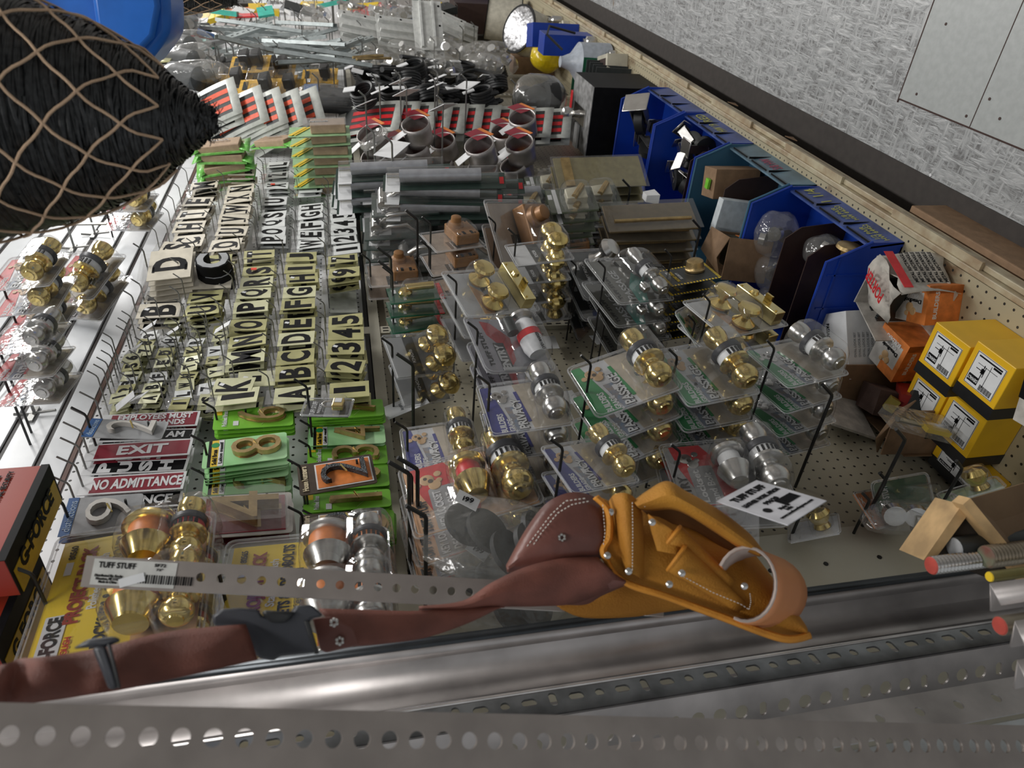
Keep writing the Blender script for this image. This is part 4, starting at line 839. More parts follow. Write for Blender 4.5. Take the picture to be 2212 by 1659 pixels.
# ---- blue hopper bins
def bin_(x0, x1, m, lb, notes, dividers=(), z0=.158):
    t = thing('storage_bin', lb, 'bin', ((x0+x1)/2, 0, z0), 'blue storage bins on the base shelf'); w = (x1-x0)/2-.003
    prof = [(-.012, 0), (-.012, .192), (-.315, .192), (-.330, .150), (-.362, .085), (-.362, 0)]
    for sx in (-1, 1):
        s = MB(); vs = [(sx*w, y, z) for y, z in prof]+[(sx*(w-.004), y, z) for y, z in prof]; n = len(prof)
        fs = [tuple(range(n)), tuple(range(2*n-1, n-1, -1))]+[(i, n+i, n+(i+1) % n, (i+1) % n) for i in range(n)]
        s.add(vs, fs); o = s.build('side_panel', m, t, False)
        r = MB().tube([(sx*(w-.002), -.012, .192), (sx*(w-.002), -.315, .192), (sx*(w-.002), -.332, .150), (sx*(w-.002), -.363, .085)], .0035, 6)
        for k in range(3): r.box((sx*(w+.001), -.10-.09*k, .095), (.003, .004, .17))
        r.box((sx*(w+.001), -.17, .16), (.003, .31, .004)); r.build('side_rib', m, o)
    fr = MB().add([(-w, -.362, 0), (w, -.362, 0), (w, -.352, .088), (-w, -.352, .088), (-w, -.357, 0), (w, -.357, 0), (w, -.347, .088), (-w, -.347, .088)], [(0, 1, 2, 3), (7, 6, 5, 4), (3, 2, 6, 7), (0, 4, 5, 1), (0, 3, 7, 4), (1, 5, 6, 2)]).build('label_front', mat('scuffed_label_strip_'+m, (.05, .09, .30) if m == 'binblue' else (.12, .2, .26), .4, var=.15, scale=12), t, False)
    s = MB()
    for k in (-1/3, 1/3): s.box((k*w, -.358, .045), (.0025, .006, .075), Matrix.Identity(4))
    for k in (-1, 0, 1): s.box((k*w*.66, -.3555, .082), (w*.5, .004, .002))
    s.build('label_slot', 'black', fr)
    MB().box((0, -.012, .095), (2*w, .005, .19)).box((0, -.18, .002), (2*w, .34, .004)).build('bin_back_and_base', m, t, False)
    ink = mat('yellow_marker_ink', (.42, .42, .10), .6) if m == 'binblue' else mat('red_marker_ink', (.35, .05, .10), .6)
    for k, tx in enumerate(notes):
        if tx: o = word(tx, w*.5, .030, ((k-1)*w*.66, -.3595, .043), ink, fr, bold=.0, name='handwriting'); o.rotation_euler = (-.11, 0, 0)
    for xd in dividers:
        s = MB(); p2 = [(-.016, .004), (-.016, .178), (-.285, .178), (-.315, .140), (-.33, .004)]; xx = xd-(x0+x1)/2
        vs = [(xx-.0015, y, z) for y, z in p2]+[(xx+.0015, y, z) for y, z in p2]; n = 5
        s.add(vs, [tuple(range(n)), tuple(range(2*n-1, n-1, -1))]+[(i, n+i, n+(i+1) % n, (i+1) % n) for i in range(n)]); s.build('divider', 'hard', t, False)
    return t
bin_(1.365, 1.748, 'binblue', 'blue storage bin nearest the camera with two brown dividers', ('1/2 PAIR\nHW 64452', '1/8 PAIR\nHW 64353', '1 1/4'), (1.46, 1.572))
bin_(1.752, 2.125, 'binteal', 'faded teal storage bin, second from the camera', ('', '5/8 HW', ''), (1.93,))
bin_(2.129, 2.492, 'binblue', 'blue storage bin, third from the camera, full of steel casters', ('', 'HW 19', 'RED'), (2.19,))
bin_(2.496, 2.865, 'binblue', 'blue storage bin farthest of the four, holding black casters', ('', '', ''))
def caster(lb, c, rot, s=1.0, steel=False):
    t = thing('caster', lb, 'caster', c, 'loose casters in the bins'); t.rotation_euler = rot; t.scale = (s, s, s)
    xl([(-.014, .03), (-.012, .04), (.012, .04), (.014, .03)], (0, 0, 0), 'rubber', t, 'wheel'); xl([(-.016, .012), (.016, .012)], (0, 0, 0), 'galv', t, 'hub')
    MB().box((-.019, 0, .03), (.003, .03, .07)).box((.019, 0, .03), (.003, .03, .07)).box((0, 0, .063), (.04, .035, .004)).build('fork', 'steel' if steel else mat('grey_fork_metal', (.12, .12, .12), .4, .5), t)
    MB().box((0, 0, .072), (.07, .06, .004)).build('mounting_plate', 'steel', t, bevel=.002)
caster('large black caster with bright mounting plate in the farthest blue bin', (2.72, -.27, .31), (.6, -.9, .4), 1.35)
caster('black caster lying under the large one in the farthest blue bin', (2.68, -.17, .27), (1.4, .2, 1.2), 1.1)
caster('black caster against the side of the farthest blue bin', (2.62, -.24, .25), (.3, 1.5, .2), 1.1)
for i in range(6): caster(['caster in the third bin, nearest the front lip', 'caster in the third bin, on top of the heap', 'caster in the third bin, against the brown divider', 'caster in the third bin, beside the far side panel', 'caster in the third bin, low at the back', 'caster in the third bin, at the middle of the heap'][i], (2.28+.055*(i % 3), -.30+.075*(i//2), .25+.02*(i % 2)), (i*1.1, i*.9, i*.7), .95, True)
tag(MB().lathe([(-.02, .001), (-.018, .009), (-.008, .017), (0, .02), (.008, .017), (.018, .009), (.02, .001)], 'z').build('red_ball_knob', 'red'), 'small red ball in the farthest blue bin', 'ball').location = (2.56, -.04, .30)
# bags and odds in the bins
def blob_bag(lb, c, r, m='thinbag', inner=None, seed=0, name='poly_bag', rot=(0, 0, 0), cat='bag', neck=0.0, n_in=4, inr=.02):
    rnd = random.Random(seed); t = thing(name, lb, cat, c); t.rotation_euler = rot
    rows = []; N = 14
    for i in range(9):
        ph = math.pi*i/8; row = []
        for k in range(N):
            a = 2*math.pi*k/N; q = 1+rnd.uniform(-.16, .16)
            row.append((r[0]*math.sin(ph)**.8*math.cos(a)*q, r[1]*math.sin(ph)**.8*math.sin(a)*q, r[2]*math.cos(ph)*(1+rnd.uniform(-.05, .05))+(neck if i == 0 else 0)))
        rows.append(row)
    MB().grid(rows, closed=True).build('film', m, t, sub=1)
    if inner:
        for k in range(n_in):
            s = MB().lathe([(-inr*.4, inr*.4), (-inr*.4, inr), (inr*.4, inr), (inr*.4, inr*.4)], 'x', (0, 0, 0), 16, Matrix.Translation((rnd.uniform(-.5, .5)*r[0], rnd.uniform(-.4, .4)*r[1], rnd.uniform(-.6, .5)*r[2]))@Euler((rnd.uniform(0, 3), rnd.uniform(0, 3), 0)).to_matrix().to_4x4())
            s.build('bagged_part', inner, t)
    return t
for i, (c, r) in enumerate((((1.68, -.25, .29), (.055, .07, .06)), ((1.66, -.14, .27), (.06, .06, .06)), ((1.52, -.27, .25), (.05, .05, .05)), ((1.42, -.20, .24), (.03, .07, .05)), ((1.64, -.06, .26), (.05, .05, .06)))):
    blob_bag('clear bag of hardware in the nearest bin, ' + ['beyond both dividers near the front', 'beyond both dividers at the middle', 'between the two dividers', 'before the nearer divider', 'beyond both dividers at the back'][i], c, r, inner='steel', seed=i)
tag(MB().lathe([(-.035, .001), (-.033, .015), (-.02, .03), (0, .036), (.02, .03), (.033, .015), (.035, .001)], 'z').build('green_ball', mat('dark_green_gloss', (.004, .03, .022), .12)), 'glossy dark green ball beside the nearest bin panel', 'ball').location = (1.415, -.05, .30)
tag(MB().lathe([(-.02, .012), (-.018, .028), (-.010, .030), (.0, .014), (.012, .012), (.02, .02), (.03, .024), (.034, .001)], 'y').build('loose_knob', 'satbrass'), 'loose brass knob near the label strip of the nearest bin', 'knob').location = (1.42, -.315, .262)
t = thing('torn_carton', 'torn brown carton holding a row of striped dark booklets', 'box', (1.76, -.145, .34)); t.rotation_euler = (.1, .1, .25)
MB().box((0, .055, 0), (.13, .003, .13)).box((-.065, 0, 0), (.003, .12, .13)).box((.065, 0, .0), (.003, .12, .13)).box((0, 0, -.065), (.13, .12, .003)).build('carton_wall', 'kraft', t, False)
MB().add([(-.065, -.06, .065), (.065, -.07, .07), (.075, .0, .085), (.0, .03, .075), (-.06, .05, .07), (-.06, .0, .09)], [(0, 1, 2, 3, 4, 5)]).build('torn_flap', 'kraft', t, solid=.003)
s = MB(); s2_ = MB()
for k in range(20): s.box((-.05+k*.0048, -.012, -.01), (.003, .085, .09)); s2_.box((-.05+k*.0048, -.055, -.005), (.0034, .002, .014))
s.build('booklet_row', mat('olive_booklets', (.07, .06, .03)), t, False); s2_.build('orange_stripe', 'orange', t, False)
t = carton('open_carton', 'brown carton with a green tab standing in the teal bin', (2.03, -.27, .19), (.08, .09, .15), 'kraft', .2, group=None); tag(MB().box((0, 0, 0), (.02, .03, .008)).build('green_bottle_top', mat('bright_green_plastic', (.2, .6, .05), .3)), 'bright green bottle top on the carton in the teal bin', 'cap').location = (2.02, -.27, .348)
carton('tall_white_carton', 'narrow white and blue carton leaning in the teal bin', (1.885, -.20, .18), (.03, .10, .19), mat('white_blue_carton', (.6, .65, .68), .5), .1, rx=.12)
# newsprint wrapped box
t = thing('open_white_box', 'open white box half wrapped in newsprint beside the nearest bin', 'box', (1.235, -.285, .225)); t.rotation_euler = (-.1, .15, -.25)
IW = mat('dirty_white_board', (.55, .52, .47), .6, var=.1)
MB().box((0, .07, 0), (.13, .003, .12)).box((.066, 0, 0), (.003, .14, .13)).box((0, 0, -.062), (.13, .14, .003)).build('carton_wall', IW, t, False)
rows = []
for i in range(7):
    a = i/6; rows.append([(-.07+.13*k/6, -.075-.012*math.sin(3*a+k), .065-.13*a+.006*math.sin(k*2)) for k in range(7)])
NP = mat('newsprint', (.50, .47, .42), .7, var=.08, scale=60); o = MB().grid(rows).build('newsprint_wrap', NP, t, solid=.001)
rows = [[(-.07+.13*k/6, -.08+.09*j/5, .068+.010*math.sin(j+k)) for k in range(7)] for j in range(6)]; MB().grid(rows).build('newsprint_top', NP, t, solid=.001)
word('PORTER', .09, .028, (0, -.04, .085), 'red', t).rotation_euler = (-math.pi/2, 0, 0); bx('red_flap', (.0, -.088, .05), (.12, .001, .02), 'red', t)
for k in range(6): word('METAL RECTANGLE', .10, .008, (0, -.0935, .03-.013*k), 'black', t)
s = MB()
for k in range(2):
    s.box((-.02+.035*k, 0, .0), (.004, .10, .10))
    for j in range(16): s.box((-.02+.035*k, -.048+.006*j, .052), (.008, .003, .006))
s.build('file_comb', 'dark', t, False)
tag(bx('newspaper_sheet', (1.345, -.22, .163), (.16, .20, .004), NP, rot=(.05, .06, .4)), 'folded newspaper with big black headline beneath the white lock box', 'newspaper'); o = word('UNITED', .12, .04, (0, 0, .004), 'black', None); o.parent = bpy.data.objects['newspaper_sheet']; o.location = (1.345, -.22, .1665); o.rotation_euler = (-math.pi/2+.0, 0, .4)
# open carton with mixed stuff behind the lockset packs
t = thing('open_carton', 'ragged open carton of mixed hardware leaning by the steel passage packs', 'box', (1.10, -.055, .27)); t.rotation_euler = (.0, .1, .1)
MB().box((0, .035, -.05), (.22, .003, .12)).box((-.10, -.02, -.02), (.004, .11, .16)).box((.11, -.02, -.02), (.004, .11, .16)).box((0, -.02, -.105), (.22, .11, .003)).build('carton_wall', 'kraft', t, False)
MB().add([(-.10, -.075, .06), (-.13, -.12, .05), (-.12, -.02, .10), (-.10, .03, .07)], [(0, 1, 2, 3)]).build('ragged_flap', 'kraft', t, solid=.003)
bx('sanding_belt', (.04, -.02, .0), (.10, .06, .05), mat('brown_abrasive', (.10, .06, .05), .9, bump=.4, bscale=400), t, rot=(.2, .2, .3)); bx('red_box', (.0, -.055, -.03), (.10, .03, .03), mat('dull_red_carton', (.3, .02, .015), .5), t, rot=(0, .5, .2))
bx('bracket', (-.04, -.055, -.03), (.05, .05, .04), 'dark', t, rot=(.4, .3, .6)); MB().tube([(-.05, -.07, -.03), (-.07, -.11, -.04)], .006, 8).build('bolt', 'steel', t); bx('yellow_pack', (-.03, -.05, .02), (.035, .03, .02), mat('olive_yellow', (.3, .24, .04)), t, rot=(.5, .5, .3))
tag(bx('white_board_offcut', (1.16, -.03, .33), (.16, .006, .11), IW, rot=(.25, .3, 0)), 'dirty white board offcut leaning on the pegboard under the steel packs', 'board')
t = thing('plastic_sleeve', 'long clear plastic sleeve standing against the yellow boxes', 'sleeve', (.955, -.155, .34)); t.rotation_euler = (.25, .10, 0)
MB().box((0, 0, 0), (.06, .03, .15), None, .85).build('sleeve', 'polybag', t, True); MB().tube([(0, 0, -.07), (0, 0, .05)], .008, 8).build('grey_rod', 'steel', t); bx('yellow_insert', (-.012, 0, -.04), (.02, .01, .06), 'yellow', t)
t = carton('screw_box', 'worn white Power Fasteners box beside the yellow boxes', (.795, -.335, .21), (.075, .12, .085), IW, .15, rx=-.1); bx('black_band', (-.0, -.01, .0858), (.076, .045, .001), 'black', t)
o = word('POWER', .05, .014, (0, -.002, .0870), 'white', t); o.rotation_euler = (-math.pi/2, 0, 0); o = word('FASTENERS', .06, .014, (0, -.02, .0870), 'white', t); o.rotation_euler = (-math.pi/2, 0, 0)
word('POWER', .05, .016, (-.0385, 0, .05), 'black', t).rotation_euler = (0, 0, -math.pi/2)
# packs low at left
def low_pack(lb, c, rot, W_, H_, m, knob=True, txt='TUFF STUFF'):
    t = thing('lockset_pack', lb, 'lock pack', c); t.rotation_euler = rot; bx('card', (0, 0, 0), (W_, .002, H_), m, t); word(txt or '9', W_*.8, .016, (0, -.0016, H_*.3), 'white', t); 
    if knob: xl([(0, .02), (-.01, .016), (-.02, .022), (-.035, .027), (-.046, .02), (-.05, .002)], (0, -.004, -.02), 'brass', t, 'knob', axis='y')
    shell(t, W_+.012, H_+.012, [(0, -.02, W_*.6, H_*.5, .05)]); return t
def put1(lb, z, pts, Wd, Ht, d, m, knob, txt='TUFF STUFF'):
    M = solve_pose(quad(z, pts), Wd, Ht, d); o = low_pack(lb, (0, 0, 0), (0, 0, 0), Wd-.012, Ht-.012, m, knob, txt); o.matrix_world = M; top = M@Vector((0, 0, Ht/2-.01)); hook(top.x, top.z, -M.translation.y+.05, 'hook of the '+lb, r=.003, tip=.03)
put1('orange and black tool card near the wooden crate', 'B5', [(830, 1290), (640, 960), (800, 950), (990, 1230)], .11, .15, .06, 'orange', False, 'TORX')
put1('green and black TUFF STUFF card near the wooden crate', 'B5', [(850, 1160), (750, 930), (1240, 890), (1240, 1040)], .075, .14, .09, 'pgreen', False)
put1('clear brass knob pack just above the beige end panel', 'B4', [(1640, 1600), (1740, 1450), (2000, 1370), (2120, 1530)], .10, .12, .06, 'white', True, '')
put1('clear pack with green card and brass disc beside the wooden crate', 'B5', [(1330, 1080), (1300, 1010), (1720, 855), (1830, 960)], .075, .13, .14, mat('pale_green_print', (.5, .65, .45)), True, '')
blob_bag('cloudy bag with curved strips beside the wooden crate', tuple(zat('B5', 1050, 1170, .08)), (.05, .03, .09), 'polybag', inner='steel', seed=11, rot=(0, 0, .3))
# black rubber discs in a poly bag
p = zat('P', 1055, 1165, .22)
t = thing('bag_of_rubber_discs', 'cloudy poly bag of black rubber discs beside the leather pouch', 'bag', p); t.rotation_euler = (.1, .1, 0)
rnd = random.Random(5); rows = []
for i in range(9):
    v = i/8; row = []
    for k in range(20):
        a = 2*math.pi*k/20; rr = .082*(math.sin(math.pi*min(1, max(0.04, v)))**.35)
        row.append((rr*math.cos(a)*(1+rnd.uniform(-.10, .10)), .045*math.sin(a)*(1+rnd.uniform(-.25, .25))*(.25+.75*math.sin(math.pi*min(.96, max(.05, v)))), .095-.21*v))
    rows.append(row)
MB().grid(rows, closed=True).build('bag_film', 'polybag', t, sub=1)
for k, (dx, dz, rx_) in enumerate(((.02, .03, .35), (.015, .0, .5), (-.02, -.03, .6), (.0, -.065, .7), (.03, -.075, .9))):
    s = MB().lathe([(-.004, .002), (-.004, .036), (.004, .036), (.004, .002)], 'y', (0, 0, 0), 28, Matrix.Translation((dx, -.008+.006*k, dz))@Euler((rx_, .2, 0)).to_matrix().to_4x4()); s.build('rubber_disc', 'rubber', t)
bx('price_sticker', (.03, -.046, .035), (.024, .001, .034), 'white', t, rot=(.25, .35, 0)); word('499', .02, .010, (.03, -.048, .036), 'black', t, rot=1.9)
o = dup(t, Matrix.Translation(p+Vector((-.02, .09, -.01)))@Euler((.1, .3, 0)).to_matrix().to_4x4(), 'second cloudy bag of black discs, closer to the pegboard')
hook(p.x, p.z+.09, .28, 'hook of the bag of black rubber discs', r=.0032, tip=.035)

# ============================================================ farther goods along the aisle
def here(px, py, d, rx=0.0, ry=0.0, rz=0.0): return Matrix.Translation(at(px, py, d))@Euler((rx, ry, rz)).to_matrix().to_4x4()
# real-estate sign strips
def strip_sign(col):
    def fn():
        t = thing('rolled_sign', '', 'sign'); W_, H_ = .16, .30; rows = []; r2 = []; r3 = []
        for i in range(9):
            v = i/8; y = -.05*math.sin(v*1.6); z = H_/2-H_*v; rows.append([(-W_/2, y, z), (W_/2, y, z)])
            if .12 < v < .95: r2.append([(-W_*.38, y-.0012, z), (W_*.38, y-.0012, z)])
        MB().grid(rows).build('sheet', mat('pale_sign_plastic', (.62, .64, .60), .35), t, solid=.001); MB().grid(r2).build('printed_field', 'dark', t)
        for k in range(3):
            q = [[(-W_*.30+k*W_*.22, r[0][1]-.001, r[0][2]), (-W_*.18+k*W_*.22, r[0][1]-.001, r[0][2])] for r in r2[1:]]
            MB().grid(q).build('red_lettering_bar', col, t)
        return t
    return fn
RL = mat('fluorescent_red_print', (.75, .10, .04), .4)
for i, (x, y, d) in enumerate(((455, 245, .14), (512, 262, .12), (552, 266, .12), (592, 268, .12), (632, 262, .12))):
    stack('strip', strip_sign(RL), here(x, y, d, -.35, -.2, -.75), '%s sign of the row of red-lettered signs above the letters' % ['first', 'second', 'third', 'fourth', 'fifth'][i], 3, .02, 'red-lettered rolled signs', what='', jit=.03)
for i, x in enumerate((800, 835, 872, 905, 938, 972, 1008, 1045, 1082, 1120, 1160)):
    stack('strip2', strip_sign('red'), here(x, 268+i*1.5, .12, -.3, .25, -.6), '%s dark red sign in the row behind the metal rings' % ORD[i+1 if i < 11 else 11].replace('second', 'second'), 2, .03, 'dark red rolled signs', jit=.03)
# green wrapped foam packs and tan block cards
def foam_pack(kind):
    def fn():
        t = thing('sanding_block_pack', '', 'sanding block')
        if kind == 'film':
            MB().box((0, -.01, 0), (.085, .03, .135), None, .95).build('block', 'foam', t, bevel=.003)
            for z in (-.078, .078): MB().add([(-.05, -.01, z*.85), (.05, -.01, z*.85), (.055, -.015, z*1.25), (-.055, .0, z*1.25)], [(0, 1, 2, 3)]).build('green_wrap', 'greenfilm', t, solid=.002)
            MB().box((0, .0, 0), (.10, .006, .16)).build('green_wrap', 'greenfilm', t)
        else:
            bx('card', (0, .003, 0), (.11, .0016, .20), mat('sage_green_card', (.32, .52, .28), .4), t); bx('block', (0, -.014, -.03), (.075, .03, .115), 'foam', t, bevel=.003); bx('yellow_ray', (0, .0, .07), (.10, .001, .012), 'yellow', t, rot=(0, .5, 0)); bx('yellow_ray', (0, .0, .055), (.10, .001, .006), 'yellow', t, rot=(0, .5, 0))
            bx('film', (0, -.030, -.02), (.09, .0006, .14), 'plastic', t)
        word('MEDIUM', .06, .012, (0, -.0305, 0), 'grey', t, rot=math.pi/2); return t
    return fn
stack('foamf', foam_pack('film'), here(478, 322, .17, -.1, 0, 0), 'green wrapped sanding block at the top of the far letters', 5, .032, 'green wrapped sanding blocks', jit=.08)
stack('foamc', foam_pack('card'), here(690, 282, .26, -.05, 0, 0), 'sanding block on sage green card beside the letters', 7, .035, 'sanding blocks on green cards', jit=.03)
use('foamf', None, here(596, 312, .10, -.2, .5, 0), 'single sanding block hanging askew between the two sanding stacks')
# orange caster cards
def caster_card(n):
    def fn():
        t = thing('caster_card', '', 'caster card'); bx('card', (0, .002, 0), (.13, .0016, .17), mat('amber_card', (.75, .45, .08), .4, var=.1), t); bx('dark_print', (.02, 0, .06), (.06, .001, .02), 'dark', t); bx('price_sticker', (-.03, .0, .05), (.03, .001, .02), 'white', t)
        for k in range(n): MB().box((0, -.03, -.03-.0 if n == 1 else -.015-.05*k+.03), (.06, .06, .045), None, .8).build('rubber_leg_tip', 'rubber', t, bevel=.006)
        MB().box((0, -.035, -.02), (.09, .065, .11)).build('clear_bubble', 'plastic', t, bevel=.008); return t
    return fn
for i, (x, y, n, nn, d) in enumerate(((540, 138, 2, 3, .26), (500, 178, 1, 6, .20), (560, 190, 1, 5, .22), (598, 150, 2, 3, .2), (612, 190, 1, 5, .16), (490, 150, 2, 4, .10), (690, 165, 1, 3, .16), (560, 228, 1, 2, .12))):
    stack('cc%d' % n, caster_card(n), here(x, y, d, -.15, .1, -.35), 'black rubber tips on amber card, %s' % ['top pair beneath the galvanised strips', 'nearest the slatwall', 'at the middle of the group', 'right of the top pair', 'right of the middle stack', 'far left of the group', 'lone stack beside the upright', 'lowest, above the signs'][i], nn, .06, 'amber cards of rubber tips', jit=.06)
blob_bag('clear bag of black rods with blue header beside the upright', at(702, 215, .16), (.10, .07, .13), 'thinbag', None, 3)
for k in range(5): tag(MB().tube([(0, 0, .12), (0, 0, -.12)], .016, 10).build('black_rod', 'rubber'), 'black foam rod, %s in the bag with blue header' % ['nearest', 'second', 'third', 'fourth', 'farthest'][k], 'rod', 'black foam rods in the bag').matrix_world = here(704, 196+10*k, .15, 0, .12, 0)
tag(bx('blue_header_card', (0, 0, 0), (.13, .002, .06), 'lblue'), 'blue and white header card of the bag of black rods', 'card').matrix_world = here(672, 190, .2, 0, 0, 0)
# galvanised strips
def lstrip(L=.42):
    def fn():
        t = thing('shelf_standard', '', 'metal strip'); MB().box((0, 0, 0), (.030, .002, L)).box((-.015, .008, 0), (.002, .016, L)).box((.015, .008, 0), (.002, .016, L)).build('channel', mat('pale_galvanised_steel', (.50, .55, .55), .4, .6, var=.06), t)
        s = MB()
        for k in range(int(L/.03)): s.box((0, -.0012, L/2-.02-.03*k), (.004, .001, .014))
        s.build('slot_row', 'black', t); return t
    return fn
rnd = random.Random(2)
for i in range(34):
    x = rnd.uniform(505, 730); y = 60+(x-480)*.22+rnd.uniform(-18, 30); d = rnd.uniform(.05, .28)
    ry = rnd.choice((-.35, -.25, .1, .25, -.5, 0)); use('lst', lstrip(), here(x, y, d, rnd.uniform(-.3, .2), ry, rnd.uniform(-.5, .5)), 'galvanised slotted strip in the criss-cross heap above the caster cards', 'galvanised strips in the far heap')
for i, (x, y, ry) in enumerate(((560, 52, .05), (705, 108, -.1), (700, 122, -.12), (560, 98, -.7), (660, 48, .75))):
    use('lst', None, here(x, y, .3, .1, ry, .3), ['top galvanised strip lying highest in the heap', 'pale strip pointing at the upright, upper', 'pale strip pointing at the upright, lower', 'bright short strip tilted steeply at the heap left', 'dark strip tilted up over the white shelf brackets'][i])
# white brackets and bags beyond the upright
def bracket():
    t = thing('shelf_bracket', '', 'bracket'); P_ = mat('white_powder_coat', (.66, .67, .65), .4)
    MB().box((0, 0, 0), (.16, .003, .30)).box((-.04, -.012, 0), (.012, .02, .28)).box((.03, -.012, 0), (.012, .02, .28)).build('plate', P_, t); s = MB()
    for z in (-.12, 0, .12): s.lathe([(-.0018, .007), (0, .007)], 'y', (.065, 0, z), 8)
    s.build('screw_hole', 'black', t); return t
for i, (x, y, d, ry) in enumerate(((790, 55, .25, .0), (870, 62, .25, -.1), (955, 45, .22, .3), (985, 60, .16, .2), (925, 55, .3, 1.57), (820, 80, .15, .2))):
    stack('brk', bracket, here(x, y, d, .2, ry, -.6), 'white shelf bracket, %s of the far bracket row' % ['nearest the upright', 'second', 'tilted third', 'fourth', 'upright fifth', 'lowest'][i], 2, .05, 'white shelf brackets')
for i in range(46):
    x = rnd.uniform(775, 1085); y = 105+rnd.uniform(-22, 42)+(x-930)*.03; d = rnd.uniform(.08, .28)
    if i > 28: x = rnd.uniform(640, 1000); y = rnd.uniform(10, 45)
    sc = rnd.uniform(.6, 1.1)
    if i == 0: bag0 = blob_bag('cloudy bag of small metal parts among the far hanging bags', at(x, y, d), (.07, .05, .10), 'polybag', 'steel', 21); bag0['group'] = 'cloudy parts bags in the far rows'
    else: dup(bag0, here(x, y, d, rnd.uniform(-.3, .3), rnd.uniform(-.5, .5), rnd.uniform(-1, 1))@Matrix.Diagonal((sc, sc, sc*1.1, 1)), 'cloudy bag of small metal parts among the far hanging bags', 'cloudy parts bags in the far rows')
# black coils, cords, buckles
def coil():
    t = thing('cord_coil', '', 'cord'); 
    for k in range(5): MB().tube([(.062*math.cos(a)*(1-.03*k), -.012*k, .045*math.sin(a)) for a in [2*math.pi*j/18 for j in range(18)]], .008, 6, closed=True).build('loop', 'rubber', t)
    MB().box((0, -.06, .05), (.03, .004, .05)).build('tag', 'white', t); return t
for i in range(26):
    x = 785+(i % 9)*36+rnd.uniform(-8, 8); y = 165+(i//9)*26+rnd.uniform(-6, 6); d = rnd.uniform(.08, .24)
    use('coil', coil, here(x, y, d, rnd.uniform(-.4, .2), rnd.uniform(-.4, .4), rnd.uniform(-.4, .6)), 'black cord coil with white tag in the far black row', 'black cord coils')
def buckle():
    t = thing('black_buckle', '', 'buckle'); MB().tube([(.05*sx, 0, .035*sz) for sx, sz in ((-1, -1), (-1, 1), (1, 1), (1, -1))], .008, 6, closed=True).build('frame', 'rubber', t); MB().tube([(0, -.01, -.035), (0, -.01, .035)], .006, 6).build('bar', 'rubber', t); return t
for i, (x, y, d) in enumerate(((972, 200, .22), (1055, 205, .24), (1065, 222, .20), (990, 225, .14), (1060, 240, .14))): stack('buck', buckle, here(x, y, d, -.2, .1, .3), 'black square buckle, %s' % ['left front', 'right front', 'right middle', 'left lower', 'right lower'][i], 3, .04, 'black square buckles')
for i, (a, b, r) in enumerate((((825, 150, .3), (1090, 160, .12), .012), ((866, 122, .3), (975, 138, .2), .010), ((762, 124, .3), (828, 120, .3), .006), ((770, 128, .3), (845, 126, .28), .006))):
    tag(MB().tube([at(*a), at((a[0]+b[0])/2, (a[1]+b[1])/2-1, (a[2]+b[2])/2), at(*b)], r, 7).build('black_rod' if i < 2 else 'brass_chain', 'rubber' if i < 2 else 'satbrass'), ['long black rod lying across the black coils', 'shorter black rod above the long one', 'brass chain, upper, beside the upright', 'brass chain, lower, beside the upright'][i], 'rod' if i < 2 else 'chain')
P_ = [at(1015+28*math.cos(a)+i*1.8, 165-18*math.sin(a)+i*.5, .25) for i, a in enumerate([math.pi*1.2-k*.25 for k in range(16)])]
tag(MB().tube(P_, .008, 6).build('black_cable', 'rubber'), 'thin black cable loop standing above the buckles', 'cable')
for i, (x, y, r) in enumerate(((878, 200, .7), (957, 232, .7), (1008, 184, -.6), (790, 222, .2), (820, 195, 0), (940, 185, .1), (945, 168, 0), (865, 175, .4))):
    tag(MB().box((0, 0, 0), (.09, .002, .07)).build('price_tag', 'white'), 'white price tag on the far black goods, %s' % ['tilted at centre', 'tilted below centre', 'beside the cable loop', 'lower left', 'upper left', 'right of centre', 'upper right', 'upper centre'][i], 'tag').matrix_world = here(x, y, .32, -.4, r, .2)
for x, y in ((878, 200), (957, 232), (1008, 184), (790, 222), (820, 195), (940, 185), (945, 168), (865, 175), (808, 300), (847, 322)):
    _d = .33; _p = at(x, y, _d); hook(_p.x, _p.z, _d+.02, 'wire peg hook on the far part of the wall', 'zhook', r=.003, tip=.03, group='far wire peg hooks')
# galvanised rings with tags
def ring():
    t = thing('duct_ring', '', 'ring'); rows = []
    for h in (0, .018, .02, .038, .04, .058, .06, .078): rows.append([(.05*math.cos(a)*(1+.02*math.sin(h*150)), .05*math.sin(a), h-.04) for a in [2*math.pi*k/24 for k in range(24)]])
    MB().grid(rows, closed=True).build('ring', 'galv', t, solid=.003)
    MB().box((.045, -.02, .046), (.09, .05, .0016), Euler((.2, .2, .5)).to_matrix().to_4x4()).build('maroon_tag', 'maroon', t, False); MB().box((.045, -.052, .044), (.09, .018, .0018), Euler((.2, .2, .5)).to_matrix().to_4x4()).build('orange_tag_end', 'orange', t, False); MB().box((-.01, .06, .03), (.05, .06, .0016), Euler((-.3, .3, .2)).to_matrix().to_4x4()).build('white_tag', 'white', t, False); return t
for i, (x, y, d, n, rx) in enumerate(((902, 285, .22, 3, .9), (1130, 270, .24, 3, .8), (1040, 330, .22, 4, .4), (808, 305, .18, 3, .2), (1125, 325, .2, 4, .5), (860, 330, .14, 2, .3), (1090, 300, .16, 2, 1.0), (960, 320, .1, 2, .6))):
    stack('ring', ring, here(x, y, d, 1.15+.2*rx, .0, -.35), 'galvanised ring with maroon and orange tag, %s' % ['largest at centre left', 'upper right', 'stack at centre', 'nearest the upright', 'lower right', 'lower left', 'between centre and right', 'low at the centre'][i], n, .082, 'galvanised rings with tags', jit=.12)
